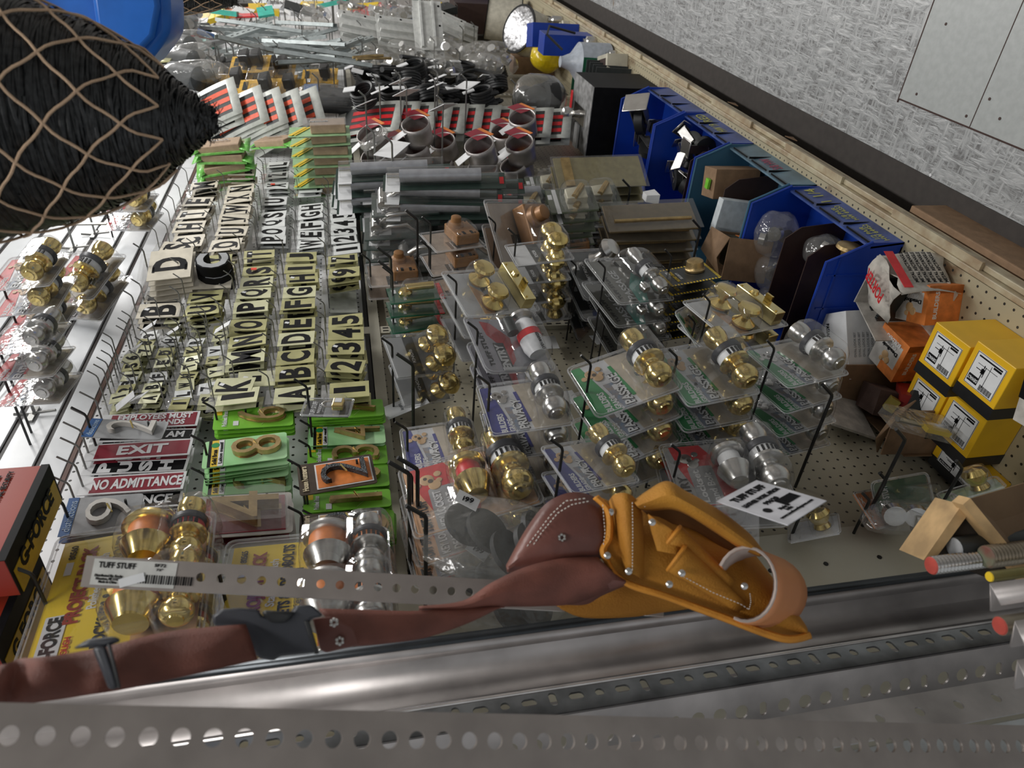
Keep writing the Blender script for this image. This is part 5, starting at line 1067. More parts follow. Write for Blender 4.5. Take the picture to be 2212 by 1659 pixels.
tag(MB().tube([(.04*math.cos(a), 0, .04*math.sin(a)) for a in [2*math.pi*k/20 for k in range(20)]], .014, 8, closed=True).build('tape_roll', 'polybag'), 'clear tape roll beside the upright', 'tape').matrix_world = here(808, 300, .27, -.6, 0, 0)
tag(MB().box((0, 0, 0), (.07, .002, .10)).build('white_tag_card', 'white'), 'white card with black barcode hanging by the rings', 'tag').matrix_world = here(847, 322, .3, -.3, -.9, .1)
# tube packs (closers), kick plates
def tube_pack(L):
    def fn():
        t = thing('door_closer_pack', '', 'closer pack'); bx('card', (0, .004, 0), (.07, .0016, L), mat('sooty_green_card', (.03, .05, .042), .4), t); bx('red_end', (0, .003, -L*.47), (.03, .001, .012), 'red', t); bx('white_end', (0, .003, L*.42), (.085, .001, .04), 'white', t)
        MB().tube([(0, -.018, L*.36), (0, -.018, -L*.30)], .018, 16).build('tube', mat('blue_grey_tube', (.36, .37, .40), .4, .3), t); MB().tube([(0, -.018, L*.36), (0, -.018, L*.46)], .008, 10).build('rod', 'steel', t)
        MB().tube([(0, -.018, L*.46), (0, -.018, -L*.44)], .024, 12).build('clear_bubble', 'plastic', t); return t
    return fn
for i, (x, y, d, n, ry) in enumerate(((960, 390, .30, 3, .10), (1010, 402, .24, 4, .10), (850, 372, .26, 3, .06), (900, 415, .20, 4, .05), (830, 400, .14, 3, .1), (1100, 425, .14, 3, .08), (990, 445, .12, 3, .05))):
    stack('tube', tube_pack(.34), here(x, y, d, -.1, ry, -.3), 'grey tubular door closer pack, %s' % ['top right', 'second right', 'top left by the upright', 'second left', 'third left', 'far right', 'lowest'][i], n, .045, 'door closer packs', jit=.04)
def handle_pack():
    t = thing('door_handle_pack', '', 'handle pack'); bx('card', (0, .003, 0), (.10, .0016, .19), mat('sooty_green_card', (.03, .05, .042), .4), t); bx('red_end', (.03, .002, -.085), (.03, .001, .014), 'red', t); bx('white_wedge', (.0, .002, .05), (.06, .001, .06), 'white', t)
    MB().tube([(0, -.02, .05), (.0, -.045, .02), (0, -.05, -.03), (0, -.02, -.06)], .009, 10).build('handle', 'steel', t); MB().tube([(-.03, -.02, .06), (.03, -.02, .06)], .016, 12).build('cylinder', 'steel', t); shell(t, .105, .19, [(0, 0, .09, .16, .05)], .006, rim=False); return t
for i, (x, y, d, n) in enumerate(((875, 440, .22, 3), (860, 490, .16, 5), (1045, 438, .16, 3), (1080, 470, .10, 3), (920, 560, .10, 6), (1010, 560, .08, 3))):
    stack('hnd', handle_pack, here(x, y, d, -.1, .05, -.3), 'storm door handle on green card, %s' % ['front beside the upright', 'stack below the front one', 'upper centre', 'behind the big bronze lock', 'dark stack by the letters', 'low centre'][i], n, .035, 'storm door handle cards', jit=.05)
def latch_card():
    t = thing('latch_card', '', 'latch card'); bx('card', (0, .003, 0), (.10, .0016, .14), mat('olive_green_card', (.07, .09, .05), .4), t); bx('stripe', (0, .002, .045), (.10, .001, .012), 'white', t); bx('price_sticker', (.02, .002, .06), (.02, .001, .012), 'white', t)
    MB().box((0, -.015, -.01), (.05, .03, .06), None, .8).build('latch_body', mat('ivory_latch', (.5, .47, .36), .4), t, bevel=.003); MB().tube([(-.02, -.03, .0), (.02, -.035, -.03)], .009, 8).build('lever', 'satbrass', t); shell(t, .10, .14, [(0, -.01, .08, .09, .045)], .006, rim=False); return t
for i, (x, y, d, n) in enumerate(((1235, 432, .26, 7), (1210, 470, .14, 6), (1290, 425, .22, 5), (1140, 445, .12, 4), (1225, 395, .12, 5), (1180, 400, .14, 3))):
    stack('lat', latch_card, here(x, y, d, -.1, 0, -.35), 'ivory latch on dark green card, %s' % ['front of the tall stack', 'below the tall stack', 'right of the tall stack', 'left behind the bronze lock', 'under the brass plates', 'between tubes and plates'][i], n, .028, 'latch cards', jit=.06)
def plate_sheet():
    t = thing('kick_plate_pack', '', 'brass plate'); bx('plate', (0, 0, 0), (.13, .004, .30), mat('dull_brass_sheet', (.36, .31, .14), .35, .7), t, bevel=.001); bx('film', (0, -.004, 0), (.14, .001, .32), 'plastic', t); MB().box((0, -.006, .11), (.12, .006, .03)).build('fold', 'satbrass', t); return t
stack('kick', plate_sheet, here(1295, 372, .22, -.05, 0, -.5), 'brass kick plate in film above the brown packs', 3, .03, 'brass kick plates')
def brown_plate():
    t = thing('push_plate_pack', '', 'plate pack'); bx('plate', (0, 0, 0), (.11, .006, .28), mat('brown_anodised_sheet', (.20, .15, .08), .35, .5), t, bevel=.002); MB().tube([(-.02, -.012, .12), (-.02, -.012, -.12)], .006, 8).build('rib', 'satbrass', t); bx('film', (0, -.012, 0), (.12, .001, .30), 'plastic', t); return t
stack('brp', brown_plate, here(1405, 470, .20, -.05, 0, -.4), 'long brown plate pack beside the teal bin', 5, .035, 'brown plate packs', jit=.04)
tag(MB().box((0, 0, 0), (.05, .03, .04), None, .7).build('white_plug', 'white'), 'small white plastic cap on the brown plate packs', 'cap').matrix_world = here(1405, 425, .22)
# sample door block with knob, slotted tray, and the shelf clutter beyond
t = thing('sample_door_block', 'grey and black sample door block with a glass knob on top', 'display block', (3.06, -.20, .158)); bx('block', (0, 0, .145), (.27, .28, .29), 'black', t); bx('grey_top', (0, 0, .2915), (.27, .28, .003), mat('mottled_grey_board', (.22, .22, .22), .6, var=.2, scale=30), t)
bx('rosette_plate', (0, .0, .296), (.16, .07, .006), 'steel', t); xl([(.298, .018), (.32, .012), (.33, .02), (.35, .03), (.37, .026), (.38, .01)], (0, 0, 0), 'steel', t, 'knob', axis='z'); bx('latch_bar', (0, .09, .30), (.05, .10, .008), 'white', t)
for k in range(8): tag(bx('file_panel', (3.30+.05*k, -.24, .24), (.006, .20, .16), 'pgreen' if k > 3 else 'dark', rot=(0, .15, 0)), '%s dark panel standing in the row beyond the sample door' % ORD[k+1] if k else 'nearest dark panel standing in the row beyond the sample door', 'panel', 'standing dark panels')
def deckbox(lb, x, y, d, m, rz=0, z=.158, name='carton', cat='box'): return carton(name, lb, (x, y, z), d, m, rz, cat=cat)
def pail(lb, c, r, h, m, top='steel', rot=(0, 0, 0), name='spool'):
    t = thing(name, lb, 'spool', c); t.rotation_euler = rot; xl([(0, r), (.004, r), (h-.004, r), (h, r)], (0, 0, 0), m, t, 'drum', 32, 'z'); xl([(-.006, r*1.06), (0, r*1.06)], (0, 0, 0), 'black', t, 'lower_rim', 32, 'z'); xl([(h, r*1.06), (h+.006, r*1.06)], (0, 0, 0), 'black', t, 'upper_rim', 32, 'z')
    s = MB()
    if top: s.lathe([(h+.006, r*.96), (h+.009, r*.9), (h+.010, .002)], 'z'); s.build('coiled_wire_top', mat('crumpled_silver_wire', (.6, .6, .62), .3, .8, bump=1.0, bscale=30, var=.3, scale=50), t)
    return t
CW = mat('cream_drum', (.60, .57, .48), .5)
pail('cream spool with bright wound wire end', (4.66, -.215, .235), .13, .19, CW, rot=(.35, -.45, 0))
pail('cream drum with dark rims beside the white brackets', (5.35, -.20, .225), .14, .22, CW, None, rot=(.1, .2, 0))
t = blob_bag('yellow plastic bag with black handle under the wire spool', (4.38, -.17, .27), (.11, .09, .09), mat('yellow_plastic_film', (.75, .55, .01), .25, bump=.5, bscale=20), None, 8); MB().tube([(-.08, -.10, .06), (-.10, -.13, -.02), (0, -.14, -.07), (.08, -.12, .0)], .007, 6).build('handle', 'rubber', t)
blob_bag('grey translucent bag of black fittings beside the sample door', at(1165, 208, .22), (.15, .10, .12), 'polybag', 'rubber', 9, n_in=6, inr=.06)
deckbox('nearer upright blue box beyond the grey plastic jug', 3.95, -.32, (.12, .10, .26), 'binblue'); deckbox('farther upright blue box beyond the grey plastic jug', 4.22, -.31, (.14, .12, .26), 'binblue', .2)
deckbox('tan carton between the blue boxes', 4.62, -.08, (.10, .10, .26), 'kraft'); deckbox('blue and red carton at the far end', 6.3, -.2, (.45, .3, .35), 'blue'); deckbox('brown carton beside the far drum', 5.9, -.15, (.3, .2, .45), 'hard')
t = thing('plastic_jug', 'grey plastic jug with black cord on the base shelf', 'jug', (3.60, -.30, .158)); MB().lathe([(0, .07), (.01, .09), (.16, .09), (.20, .04), (.24, .025), (.25, .025)], 'z').build('jug_body', mat('blue_grey_plastic', (.42, .46, .52), .4), t); MB().tube([(.02, -.05, .24), (.10, -.10, .30), (.22, -.12, .26), (.30, -.08, .10)], .006, 6).build('cord', 'rubber', t)
deckbox('red plastic crate behind the sample door block', 3.42, -.12, (.22, .14, .20), mat('red_plastic', (.6, .01, .02), .35)); t = deckbox('cream tray with rounded cut-out on the base shelf', 3.42, -.33, (.14, .08, .10), 'ivory', .3); bx('cut_out', (0, 0, .1005), (.10, .045, .002), 'hard', t)
for i in range(16):
    x = 3.35+.17*(i//2)+rnd.uniform(-.04, .04); y = -.345+.07*(i % 2); r = rnd.uniform(.02, .035); h = rnd.uniform(.05, .11)
    tag(MB().lathe([(0, r), (h*.7, r), (h*.8, r*.6), (h, r*.6)], 'z', (0, 0, 0), 14).build('small_jar', ('ivory', 'plastic', 'steel', IW)[i % 4]), 'small jar or fitting in the clutter along the shelf lip', 'jar', 'small jars along the shelf lip').location = (x, y, .158)
for i in range(12):
    tag(bx('rusty_lip_sleeve', (1.3+.52*i, -.404, .1475), (.30, .020, .008), LIPM), 'cream metal price-rail length on the shelf lip', 'rail', 'price rails on the shelf lip')
# top-left far goods on the slatwall
for i, (x, y) in enumerate(((390, 35), (372, 62), (385, 98), (392, 130), (402, 165), (425, 170), (352, 80), (405, 75))):
    b_ = dup(bag0, here(x, y, .30-.02*i, -.2, .2+.3*(i % 2), .4)@Matrix.Diagonal((1.2, 1.2, 1.6, 1)), 'dark grey bagged item hanging beyond the blue jug, %s' % ['topmost', 'second down', 'third down', 'fourth down', 'fifth down', 'lowest', 'left side', 'right side'][i], 'dark bagged items by the blue jug')
    tag(MB().lathe([(-.09, .02), (-.07, .05), (.07, .05), (.09, .02)], 'z').build('dark_cylinder', 'bagdark'), 'dark cylinder inside the %s dark bag beyond the blue jug' % ['topmost', 'second', 'third', 'fourth', 'fifth', 'lowest', 'left', 'right'][i], 'part').matrix_world = here(x, y, .30-.02*i, 0, .6, 0)
for i in range(9):
    tag(bx('blade_card', (0, 0, 0), (.12, .006, .22), ('foil', 'steel', 'white')[i % 3]), '%s card of the dense stack just below the blue jug' % ORD[i+1] if i else 'front card of the dense stack just below the blue jug', 'card', 'dense cards below the blue jug').matrix_world = here(315, 130+7*i, .24-.02*i, -.1, 0, 0)
cols = ['yellow', 'red', 'white', 'dark', 'teal', 'steel', 'lblue', 'orange', 'white', 'grey']
for i in range(60):
    x = rnd.uniform(400, 980) if i < 44 else rnd.uniform(400, 470); y = rnd.uniform(4, 34) if i < 44 else rnd.uniform(30, 105)
    _d = rnd.uniform(.05, .25); _p = at(x, y, _d); hook(_p.x, _p.z, _d+.02, 'wire peg hook on the far part of the wall', 'zhook', r=.003, tip=.03, group='far wire peg hooks')
    tag(bx('hanging_card', (0, 0, 0), (rnd.uniform(.06, .14), rnd.uniform(.004, .05), rnd.uniform(.08, .22)), cols[i % 10]), 'small hanging package in the blurred far end of the wall', 'package', 'far packages at the end of the aisle').matrix_world = here(x, y, _d, rnd.uniform(-.3, .3), rnd.uniform(-.4, .4), rnd.uniform(-.3, .3))
for i in range(70):
    z = rnd.uniform(1.46, 2.0) if i < 35 else rnd.uniform(.6, 1.35); x = rnd.uniform(3.2, 6.6)
    hook(x, z, .26, 'wire peg hook on the far part of the wall', 'zhook', r=.003, tip=.03, group='far wire peg hooks')
# empty hooks seen against the near pegboard
for i, (z, x, y, d) in enumerate((('B4', 1735, 1180, 0), ('B4', 905, 1190, 0), ('B3', 290, 850, 0), ('B5', 700, 1290, 0), ('R8', 560, 1050, 0), ('R8', 360, 1550, 0), ('R8', 350, 1420, 0), ('R9', 535, 1440, 0), ('R9', 765, 1350, 0), ('R8', 500, 700, 0), ('R9', 615, 620, 0), ('R9', 1165, 1010, 0), ('B2', 1920, 1600, 0), ('B2', 1985, 1560, 0), ('B3', 1490, 1190, 0))):
    p = zat(z, x, y, 0); hook(p.x, p.z, .24, 'bare dark peg hook %s' % ['below the steel passage packs', 'in front of the lockset and bolt pack', 'left of the peach deadbolt pack', 'beside the tool cards', 'left of the brass plates', 'left of the round knobs', 'second left of the round knobs', 'below the lower teal pack', 'right of the lower teal pack', 'through the far bronze locks', 'beside the padlock packs', 'by the striped cards', 'left of the bag of discs', 'grey one beside the bag of discs', 'above the leather pouch'][i], r=.0034, tip=.04)
tag(MB().box((0, 0, 0), (.012, .003, .16)).build('slat_hook_bar', 'zhook'), 'flat grey bar tip sticking out over the slatwall', 'hook').matrix_world = here(155, 484, .22, 0, 0, 0)
for i, (x, y) in enumerate(((75, 905), (205, 515), (160, 545), (240, 470))):
    p = at(x, y, 0); tag(MB().tube([(0, -.015, .035), (0, -.012, 0), (0, -.02, -.004), (0, -.20, .0), (0, -.225, .02)], .0032, 7).box((0, -.012, 0), (.05, .006, .012)).tube([(0, -.015, 0), (0, -.02, -.045)], .003, 7).build('slatwall_hook', 'zhook'), 'zinc slatwall hook with crossbar, %s' % ['nearest the red carton', 'above the brass packs', 'beside the grey bar', 'under the straw cone'][i], 'hook').location = p
# ============================================================ near the camera: steel lengths, belt and pouch, straw cone, jug, cartons
def frame(px, py, z, L=None, face=0.0):
    """a frame at depth z: x runs along L (default straight down), y across the line of sight, z towards the viewer"""
    p = dep(px, py, z); Lv = Vector((0, 0, -1)) if L is None else L.normalized()
    v = (p-Vector(CAM)).normalized(); wy = Lv.cross(-v).normalized(); wy = -wy if Vector(cy).dot(wy) < 0 else wy
    nz = Lv.cross(wy).normalized(); 
    if nz.dot(v) > 0: nz = -nz
    M = Matrix((( Lv.x, wy.x, nz.x, p.x), (Lv.y, wy.y, nz.y, p.y), (Lv.z, wy.z, nz.z, p.z), (0, 0, 0, 1)))
    return M@Matrix.Rotation(face, 4, 'X')
def perf(n0, n1, pitch, wd, holes, th, y0=0.0):
    """bar with punched holes; holes(i) -> (rx, ry) or None"""
    mb = MB()
    for i in range(n0, n1):
        cx_ = (i+.5)*pitch; hx, hy = pitch/2, wd/2; h = holes(i)
        if h is None: mb.box((cx_, y0, 0), (pitch, wd, th)); continue
        rx, ry = h; ca = math.atan2(hy, hx); A = sorted([2*math.pi*k/20 for k in range(20)]+[ca, math.pi-ca, math.pi+ca, 2*math.pi-ca]); n = len(A); inn = []; out = []
        for a in A:
            c, s = math.cos(a), math.sin(a); k = min(hx/abs(c) if abs(c) > 1e-6 else 1e9, hy/abs(s) if abs(s) > 1e-6 else 1e9); out.append((cx_+c*k, y0+s*k))
            r = min(rx, ry); ex, ey = rx-r, ry-r; inn.append((cx_+r*c+(ex if c > 0 else -ex), y0+r*s+(ey if s > 0 else -ey)))
        vs = [(x, y, th/2) for x, y in inn]+[(x, y, th/2) for x, y in out]+[(x, y, -th/2) for x, y in inn]+[(x, y, -th/2) for x, y in out]; fs = []
        for k in range(n):
            j = (k+1) % n; fs += [(k, n+k, n+j, j), (2*n+k, 2*n+j, 3*n+j, 3*n+k), (k, j, 2*n+j, 2*n+k)]
            if abs(abs(out[k][1]-y0)-hy) < 1e-6 and abs(abs(out[j][1]-y0)-hy) < 1e-6: fs.append((n+k, 3*n+k, 3*n+j, n+j))
        mb.add(vs, fs)
    return mb
# near flat bar
z0 = .435; cv = Vector((.04168, .0069, .01305))*z0; Lw = Vector(RW@np.array(cv)); M = frame(19.6, 1589, z0, Lw)
p19 = Lw.length; t = thing('perforated_flat_bar', 'perforated flat steel bar nearest the camera, running along the bottom of the photo', 'steel bar', M=M)
perf(-8, 70, p19, .0362, lambda i: (.0057, .0057), .003).build('bar', 'galvd', t, smooth=False).location = (-p19/2, 0, 0)
bx('bright_edge', (20*p19, -.0183, -.001), (70*p19, .0008, .002), mat('cut_steel_edge', (.75, .72, .70), .25, .9), t)
# labelled flat bar
a = dep(434, 1247, .69); b = dep(975, 1277, .69*1.07); Lv = b-a; M = frame(434, 1247, .69, Lv)
t = thing('perforated_flat_bar', 'perforated flat steel bar with a white barcode label, behind the brown belt', 'steel bar', M=M); pt = Lv.length/13
perf(-5, 26, pt, .0275, lambda i: None if i < 0 else (.0042, .0042), .003).build('bar', 'galvd', t, smooth=False).location = (-pt/2, 0, 0)
lb = bx('barcode_label', (-pt*3.15, 0, .0018), (pt*3.9, .0235, .0005), 'tape', t); bx('bright_edge', (pt*10, -.0141, -.0004), (pt*31, .0006, .003), mat('cut_steel_edge', (.75, .72, .70)), t)
s = MB(); 
for k in range(22): s.box((-pt*2.9+k*.0022, -.0045, .0023), (.0008+.0006*(k % 3 == 0), .008, .0003))
s.build('barcode', 'black', lb)
for tx, w_, h_, x_, y_ in (('TUFF STUFF', .032, .0055, -pt*4.0, .0065), ('SF72', .010, .003, -pt*2.0, .0085), ('72"', .006, .0022, -pt*2.0, .0045), ('Distributed By: Rocky\nHouston, MI 11220\nMade in China', .024, .008, -pt*4.3, -.006)):
    o = word(tx, w_, h_, (x_, y_, .0023), 'black', lb); o.rotation_euler = (-math.pi/2, 0, 0)
bx('price_sticker', (-pt*3.2, -.006, .0026), (.022, .008, .0004), 'white', t, rot=(0, 0, .35))
# strut channel
def extr(profile, L0, L1, th):
    """open profile of (y, z) points extruded along x with sheet thickness th"""
    mb = MB(); rows = [[(x, -y, z) for y, z in profile] for x in (L0, L1)]; return mb.grid(rows)
M = frame(1220, 1352, .82)@Matrix.Scale(1.367, 4); t = thing('steel_strut_channel', 'large galvanised steel channel standing under the belt and pouch', 'steel channel', M=M)
extr([(.010, -.002), (.004, .004), (-.002, .001), (-.0025, -.006), (.001, -.010), (.014, -.016), (.026, -.020), (.036, -.012), (.0445, .004)], -.62, .80, .002).build('channel', 'galv', t, solid=.0022)
extr([(.0435, .004), (.0465, .006)], -.62, .80, .002).build('bright_lip', mat('cut_steel_edge', (.75, .72, .70)), t, solid=.002)
extr([(.002, .0065), (-.005, .004)], -.62, .80, .002).build('dark_lip', mat('dark_oiled_steel', (.05, .055, .06), .3, .8), t, solid=.002)
M = frame(1220, 1508, .83)@Matrix.Scale(1.367, 4); t = thing('slotted_angle', 'slotted steel angle standing right beneath the large channel', 'steel angle', M=M)
sl = [(.0066, .0040), (.004, .004), (.0066, .0040), (.0034, .0070)]
perf(-18, 28, .0205, .030, lambda i: sl[i % 4], .002).build('slotted_flange', mat('dark_galvanised_steel', (.22, .23, .24), .33, .95, var=.15, scale=30), t, smooth=False).matrix_local = Matrix.Rotation(-.75, 4, 'X')  # slotted flange darker than its mate, shade put into its colour
o = perf(-18, 28, .0205, .045, lambda i: (.0062, .0062) if i % 4 else (.0036, .0062), .002).build('holed_flange', 'galv', t, smooth=False); o.matrix_local = Matrix.Translation((0, -.032, .0))@Matrix.Rotation(.5, 4, 'X')
M = frame(1652, 1598, .80)@Matrix.Scale(1.3, 4); t = thing('holed_angle', 'shiny holed steel angle behind the near flat bar', 'steel angle', M=M)
perf(-12, 20, .0205, .034, lambda i: (.0045, .0045) if i % 2 else None, .002).build('holed_flange', 'galv', t, smooth=False).matrix_local = Matrix.Rotation(-.5, 4, 'X')
MB().box((0, -.055, -.01), (1.0, .07, .002)).build('lower_flange', mat('pale_reflective_steel', (.62, .64, .64), .28, .9), t)
for i, (px, py, z, an) in enumerate(((2128, 1264, .70, 0), (2185, 1345, .66, .2), (2190, 1430, .62, .1))):
    M = frame(px, py, z); t = thing('small_steel_angle', '%s short steel angle whose cut end shows at the right edge' % ['upper', 'middle', 'lower'][i], 'steel angle', M=M)
    extr([(.020, -.012), (.0, .004), (.026, .004-.0)] if i else [(.020, .010), (.0, .006), (.024, -.004)], 0, .5, .002).build('angle', 'galv', t, solid=.0024); 
# crate and rods
WD = mat('plywood_face', (.22, .13, .06), .6, col2=(.16, .09, .04), scale=9, bump=.1); WE = mat('pine_edge', (.55, .36, .17), .6, var=.12, scale=30)
t = thing('wooden_crate', 'wooden crate corner at the right edge holding threaded rods', 'crate', (0, 0, 0))
def slab(q, th, m, name, em=None):
    P = [dep(*k) for k in q]; n = (P[1]-P[0]).cross(P[3]-P[0]).normalized(); v = (P[0]-Vector(CAM)); n = n if n.dot(v) > 0 else -n
    vs = P+[p+n*th for p in P]; return MB().add(vs, [(0, 1, 2, 3), (7, 6, 5, 4), (0, 4, 5, 1), (1, 5, 6, 2), (2, 6, 7, 3), (3, 7, 4, 0)]).build(name, m, t, False)
slab([(2094, 1078, .78), (2260, 1030, .84), (2330, 1290, .84), (2240, 1262, .78)], .006, WD, 'side_board')
slab([(2080, 1090, .775), (2096, 1076, .775), (2250, 1265, .775), (2235, 1280, .775)], .02, WE, 'board_edge')
slab([(1995, 1210, .79), (2078, 1090, .79), (2096, 1105, .79), (2022, 1205, .79)], .05, WE, 'end_board')
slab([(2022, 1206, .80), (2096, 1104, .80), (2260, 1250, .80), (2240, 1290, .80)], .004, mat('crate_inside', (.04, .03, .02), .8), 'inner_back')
def rodp(lb, px, py, z, r, m, endm, thread=False):
    p = dep(px, py, z); q = p+Vector((.0, .0, -.6)); t = thing('threaded_rod' if thread else 'steel_rod', lb, 'rod', p)
    if thread: pr = [(-.0, r*.9)]+[(-.0022*k, r*(1 if k % 2 else .88)) for k in range(1, 200)]
    else: pr = [(0, r), (-.5, r)]
    mb = MB(); mb.lathe(pr, 'z', (0, 0, 0), 18); mb.build('shaft', m, t); MB().lathe([(0, r*.95), (.0012, r*.85), (.0013, .0005)], 'z', (0, 0, 0), 18).build('painted_end', endm, t); return t
rodp('dark plain rod standing inside the wooden crate corner', 2062, 1184, .79, .012, 'dark', 'grey'); rodp('bright zinc threaded rod with red painted end', 2012, 1222, .77, .010, 'steel', mat('red_paint_daub', (.5, .08, .06)), True)
rodp('rusty threaded rod with greenish end beside the crate', 2130, 1203, .77, .0125, mat('brown_steel', (.30, .26, .2), .4, .8), mat('green_rust_end', (.15, .2, .13), col2=(.2, .08, .06)), True)
rodp('slim rod with yellow painted end', 2138, 1246, .74, .0055, mat('olive_rod', (.25, .22, .08), .4, .6), 'yellow'); rodp('rod with red painted end below the steel channel', 2160, 1352, .68, .009, mat('brown_steel', (.3, .26, .2)), mat('red_paint_daub', (.5, .08, .06)))
# straw cone with twine net
def cone(lb, ax0, tip, R0):
    """R0: list of (fraction from tip, radius); ax0 -> tip is the axis"""
    t = thing('straw_cone', lb, 'straw cone', tip); A = (ax0-tip); Ln = A.length; q = A.to_track_quat('Z', 'Y'); t.rotation_mode = 'QUATERNION'; t.rotation_quaternion = q
    def rad(h):
        f = h/Ln
        for (f0, r0), (f1, r1) in zip(R0, R0[1:]):
            if f <= f1: return r0+(r1-r0)*(f-f0)/(f1-f0)
        return R0[-1][1]
    rnd = random.Random(4); rows = []
    for i in range(30):
        h = Ln*i/29; rows.append([(rad(h)*.93*math.cos(a), rad(h)*.93*math.sin(a), h) for a in [2*math.pi*k/32 for k in range(32)]])
    MB().grid(rows, closed=True).build('inner_core', 'black', t)
    mb = MB()
    for k in range(2600):
        h = Ln*(rnd.random()**.8); a0 = rnd.uniform(0, 6.28); ln = rnd.uniform(.5, 1.4); n = 7; w = rnd.uniform(.0008, .0020); dh = rnd.uniform(-.006, .006); off = rnd.uniform(0, .003); fl = .004 if rnd.random() < .06 else 0; P = []
        for j in range(n):
            f = j/(n-1); hh = min(Ln, max(0.001, h+dh*f)); r = rad(hh)*.955+off+.003*math.sin(f*math.pi)+fl*f*f; a = a0+ln*f; P.append((hh, r, a))
        rows = [[((r)*math.cos(a), (r)*math.sin(a), hh-w), (r*1.012*math.cos(a), r*1.012*math.sin(a), hh), (r*math.cos(a), r*math.sin(a), hh+w)] for hh, r, a in P]
        mb.grid(rows)
    STR = mat('black_dyed_straw', (.008, .009, .010), .38, col2=(.035, .037, .038), scale=180); mb.build('straw', STR, t)
    mb = MB()
    for k in range(60):
        h = rnd.uniform(0, .02); a = rnd.uniform(0, 6.28); r = rad(h)+.001; mb.tube([(r*.5*math.cos(a), r*.5*math.sin(a), h), (r*math.cos(a), r*math.sin(a), h-rnd.uniform(.002, .008)), ((r+.006)*math.cos(a+.2), (r+.006)*math.sin(a+.2), h-rnd.uniform(0, .012))], .0004, 4)
    mb.build('loose_strands', STR, t)
    mb = MB(); lv = [.07, .20, .33, .46, .58, .70, .81, .91, 1.0, 1.1]; nn = 10
    node = lambda i, j: (Ln*lv[i], 2*math.pi*(j+.5*(i % 2))/nn)
    for i in range(1, len(lv)-1):
        for j in range(nn):
            for jj in ((j, j) , (j, j+(-1 if i % 2 == 0 else 1))):
                h0, a0 = node(i, jj[0]); h1, a1 = node(i+1, jj[1]); pts = []
                for f in (0, .2, .4, .6, .8, 1):
                    h = min(Ln*1.02, h0+(h1-h0)*f); a = a0+(a1-a0)*(f+.05*math.sin(f*6.28)); r = rad(h)+.0045; pts.append((r*math.cos(a), r*math.sin(a), h))
                mb.tube(pts, .0013, 6)
    mb.build('twine_net', mat('tan_twine', (.72, .50, .33), .7, bump=.6, bscale=900), t); return t
# added sheet behind the near bar, its white paints the reflections in the holes
M = frame(900, 1640, .98); t = thing('steel_stud', 'pale galvanised steel stud standing behind the near flat bar', 'steel stud', M=M)
MB().box((.1, -.06, 0), (1.9, .20, .002)).build('web', mat('white_enamel_stud', (.85, .84, .83), .4), t); MB().box((.1, .042, .01), (1.9, .003, .02)).build('lip', 'galv', t)
c0 = dep(-60, 246, .66); tip = dep(468, 262, .66+.045)
ln = (c0-tip).length; px2m = .66/1560
cone('black straw cone in a net of tan twine, hanging tip down at the upper left', c0, tip, [(0, .006), (.05, .014), (.14, .030), (.28, .058), (.5, .082), (.72, .098), (.9, .107), (1.0, .113)])
def farcone():
    c1 = dep(330, -45, 1.75); t1 = dep(512, 2, 1.85); return cone('farther black straw cone, only its lower edge showing at the top', c1, t1, [(0, .005), (.3, .035), (1.0, .085)])
farcone()
# blue jug
M = frame(205, 20, .92); t = thing('blue_plastic_jug', 'bright blue plastic jug hanging behind the black straw cone', 'jug', M=M)
BJ = mat('bright_blue_plastic', (.02, .16, .62), .32, var=.03); k = .92/1560
pol = [((x-205)*k, (20-y)*k) for x, y in ((20, -150), (20, -20), (60, 5), (120, 60), (205, 98), (235, 125), (285, 133), (318, 98), (350, 62), (358, 0), (352, -150))]
def pz(poly, z1, z0_, name, m, bev): 
    n = len(poly); vs = [(x, y, z1) for x, y in poly]+[(x, y, z0_) for x, y in poly]; return MB().add(vs, [tuple(range(n)), tuple(range(2*n-1, n-1, -1))]+[(i, n+i, n+(i+1) % n, (i+1) % n) for i in range(n)]).build(name, m, t, True, bevel=bev)
o = pz(pol, 0, -.11, 'jug_body', BJ, .010)
pz([((x-205)*k, (20-y)*k) for x, y in ((215, -150), (205, 62), (232, 100), (272, 112), (318, 70), (340, 10), (338, -150))], .012, 0, 'raised_shoulder', BJ, .006)
pz([((x-205)*k, (20-y)*k) for x, y in ((30, -150), (50, -20), (95, 48), (205, 88), (204, 66), (116, 50), (96, 20), (78, -150))], .014, 0, 'handle_rib', BJ, .004)
s = MB().tube([(0, 0, .002), (.02, .03, .003), (.05, .05, .003)], .0012, 6); 
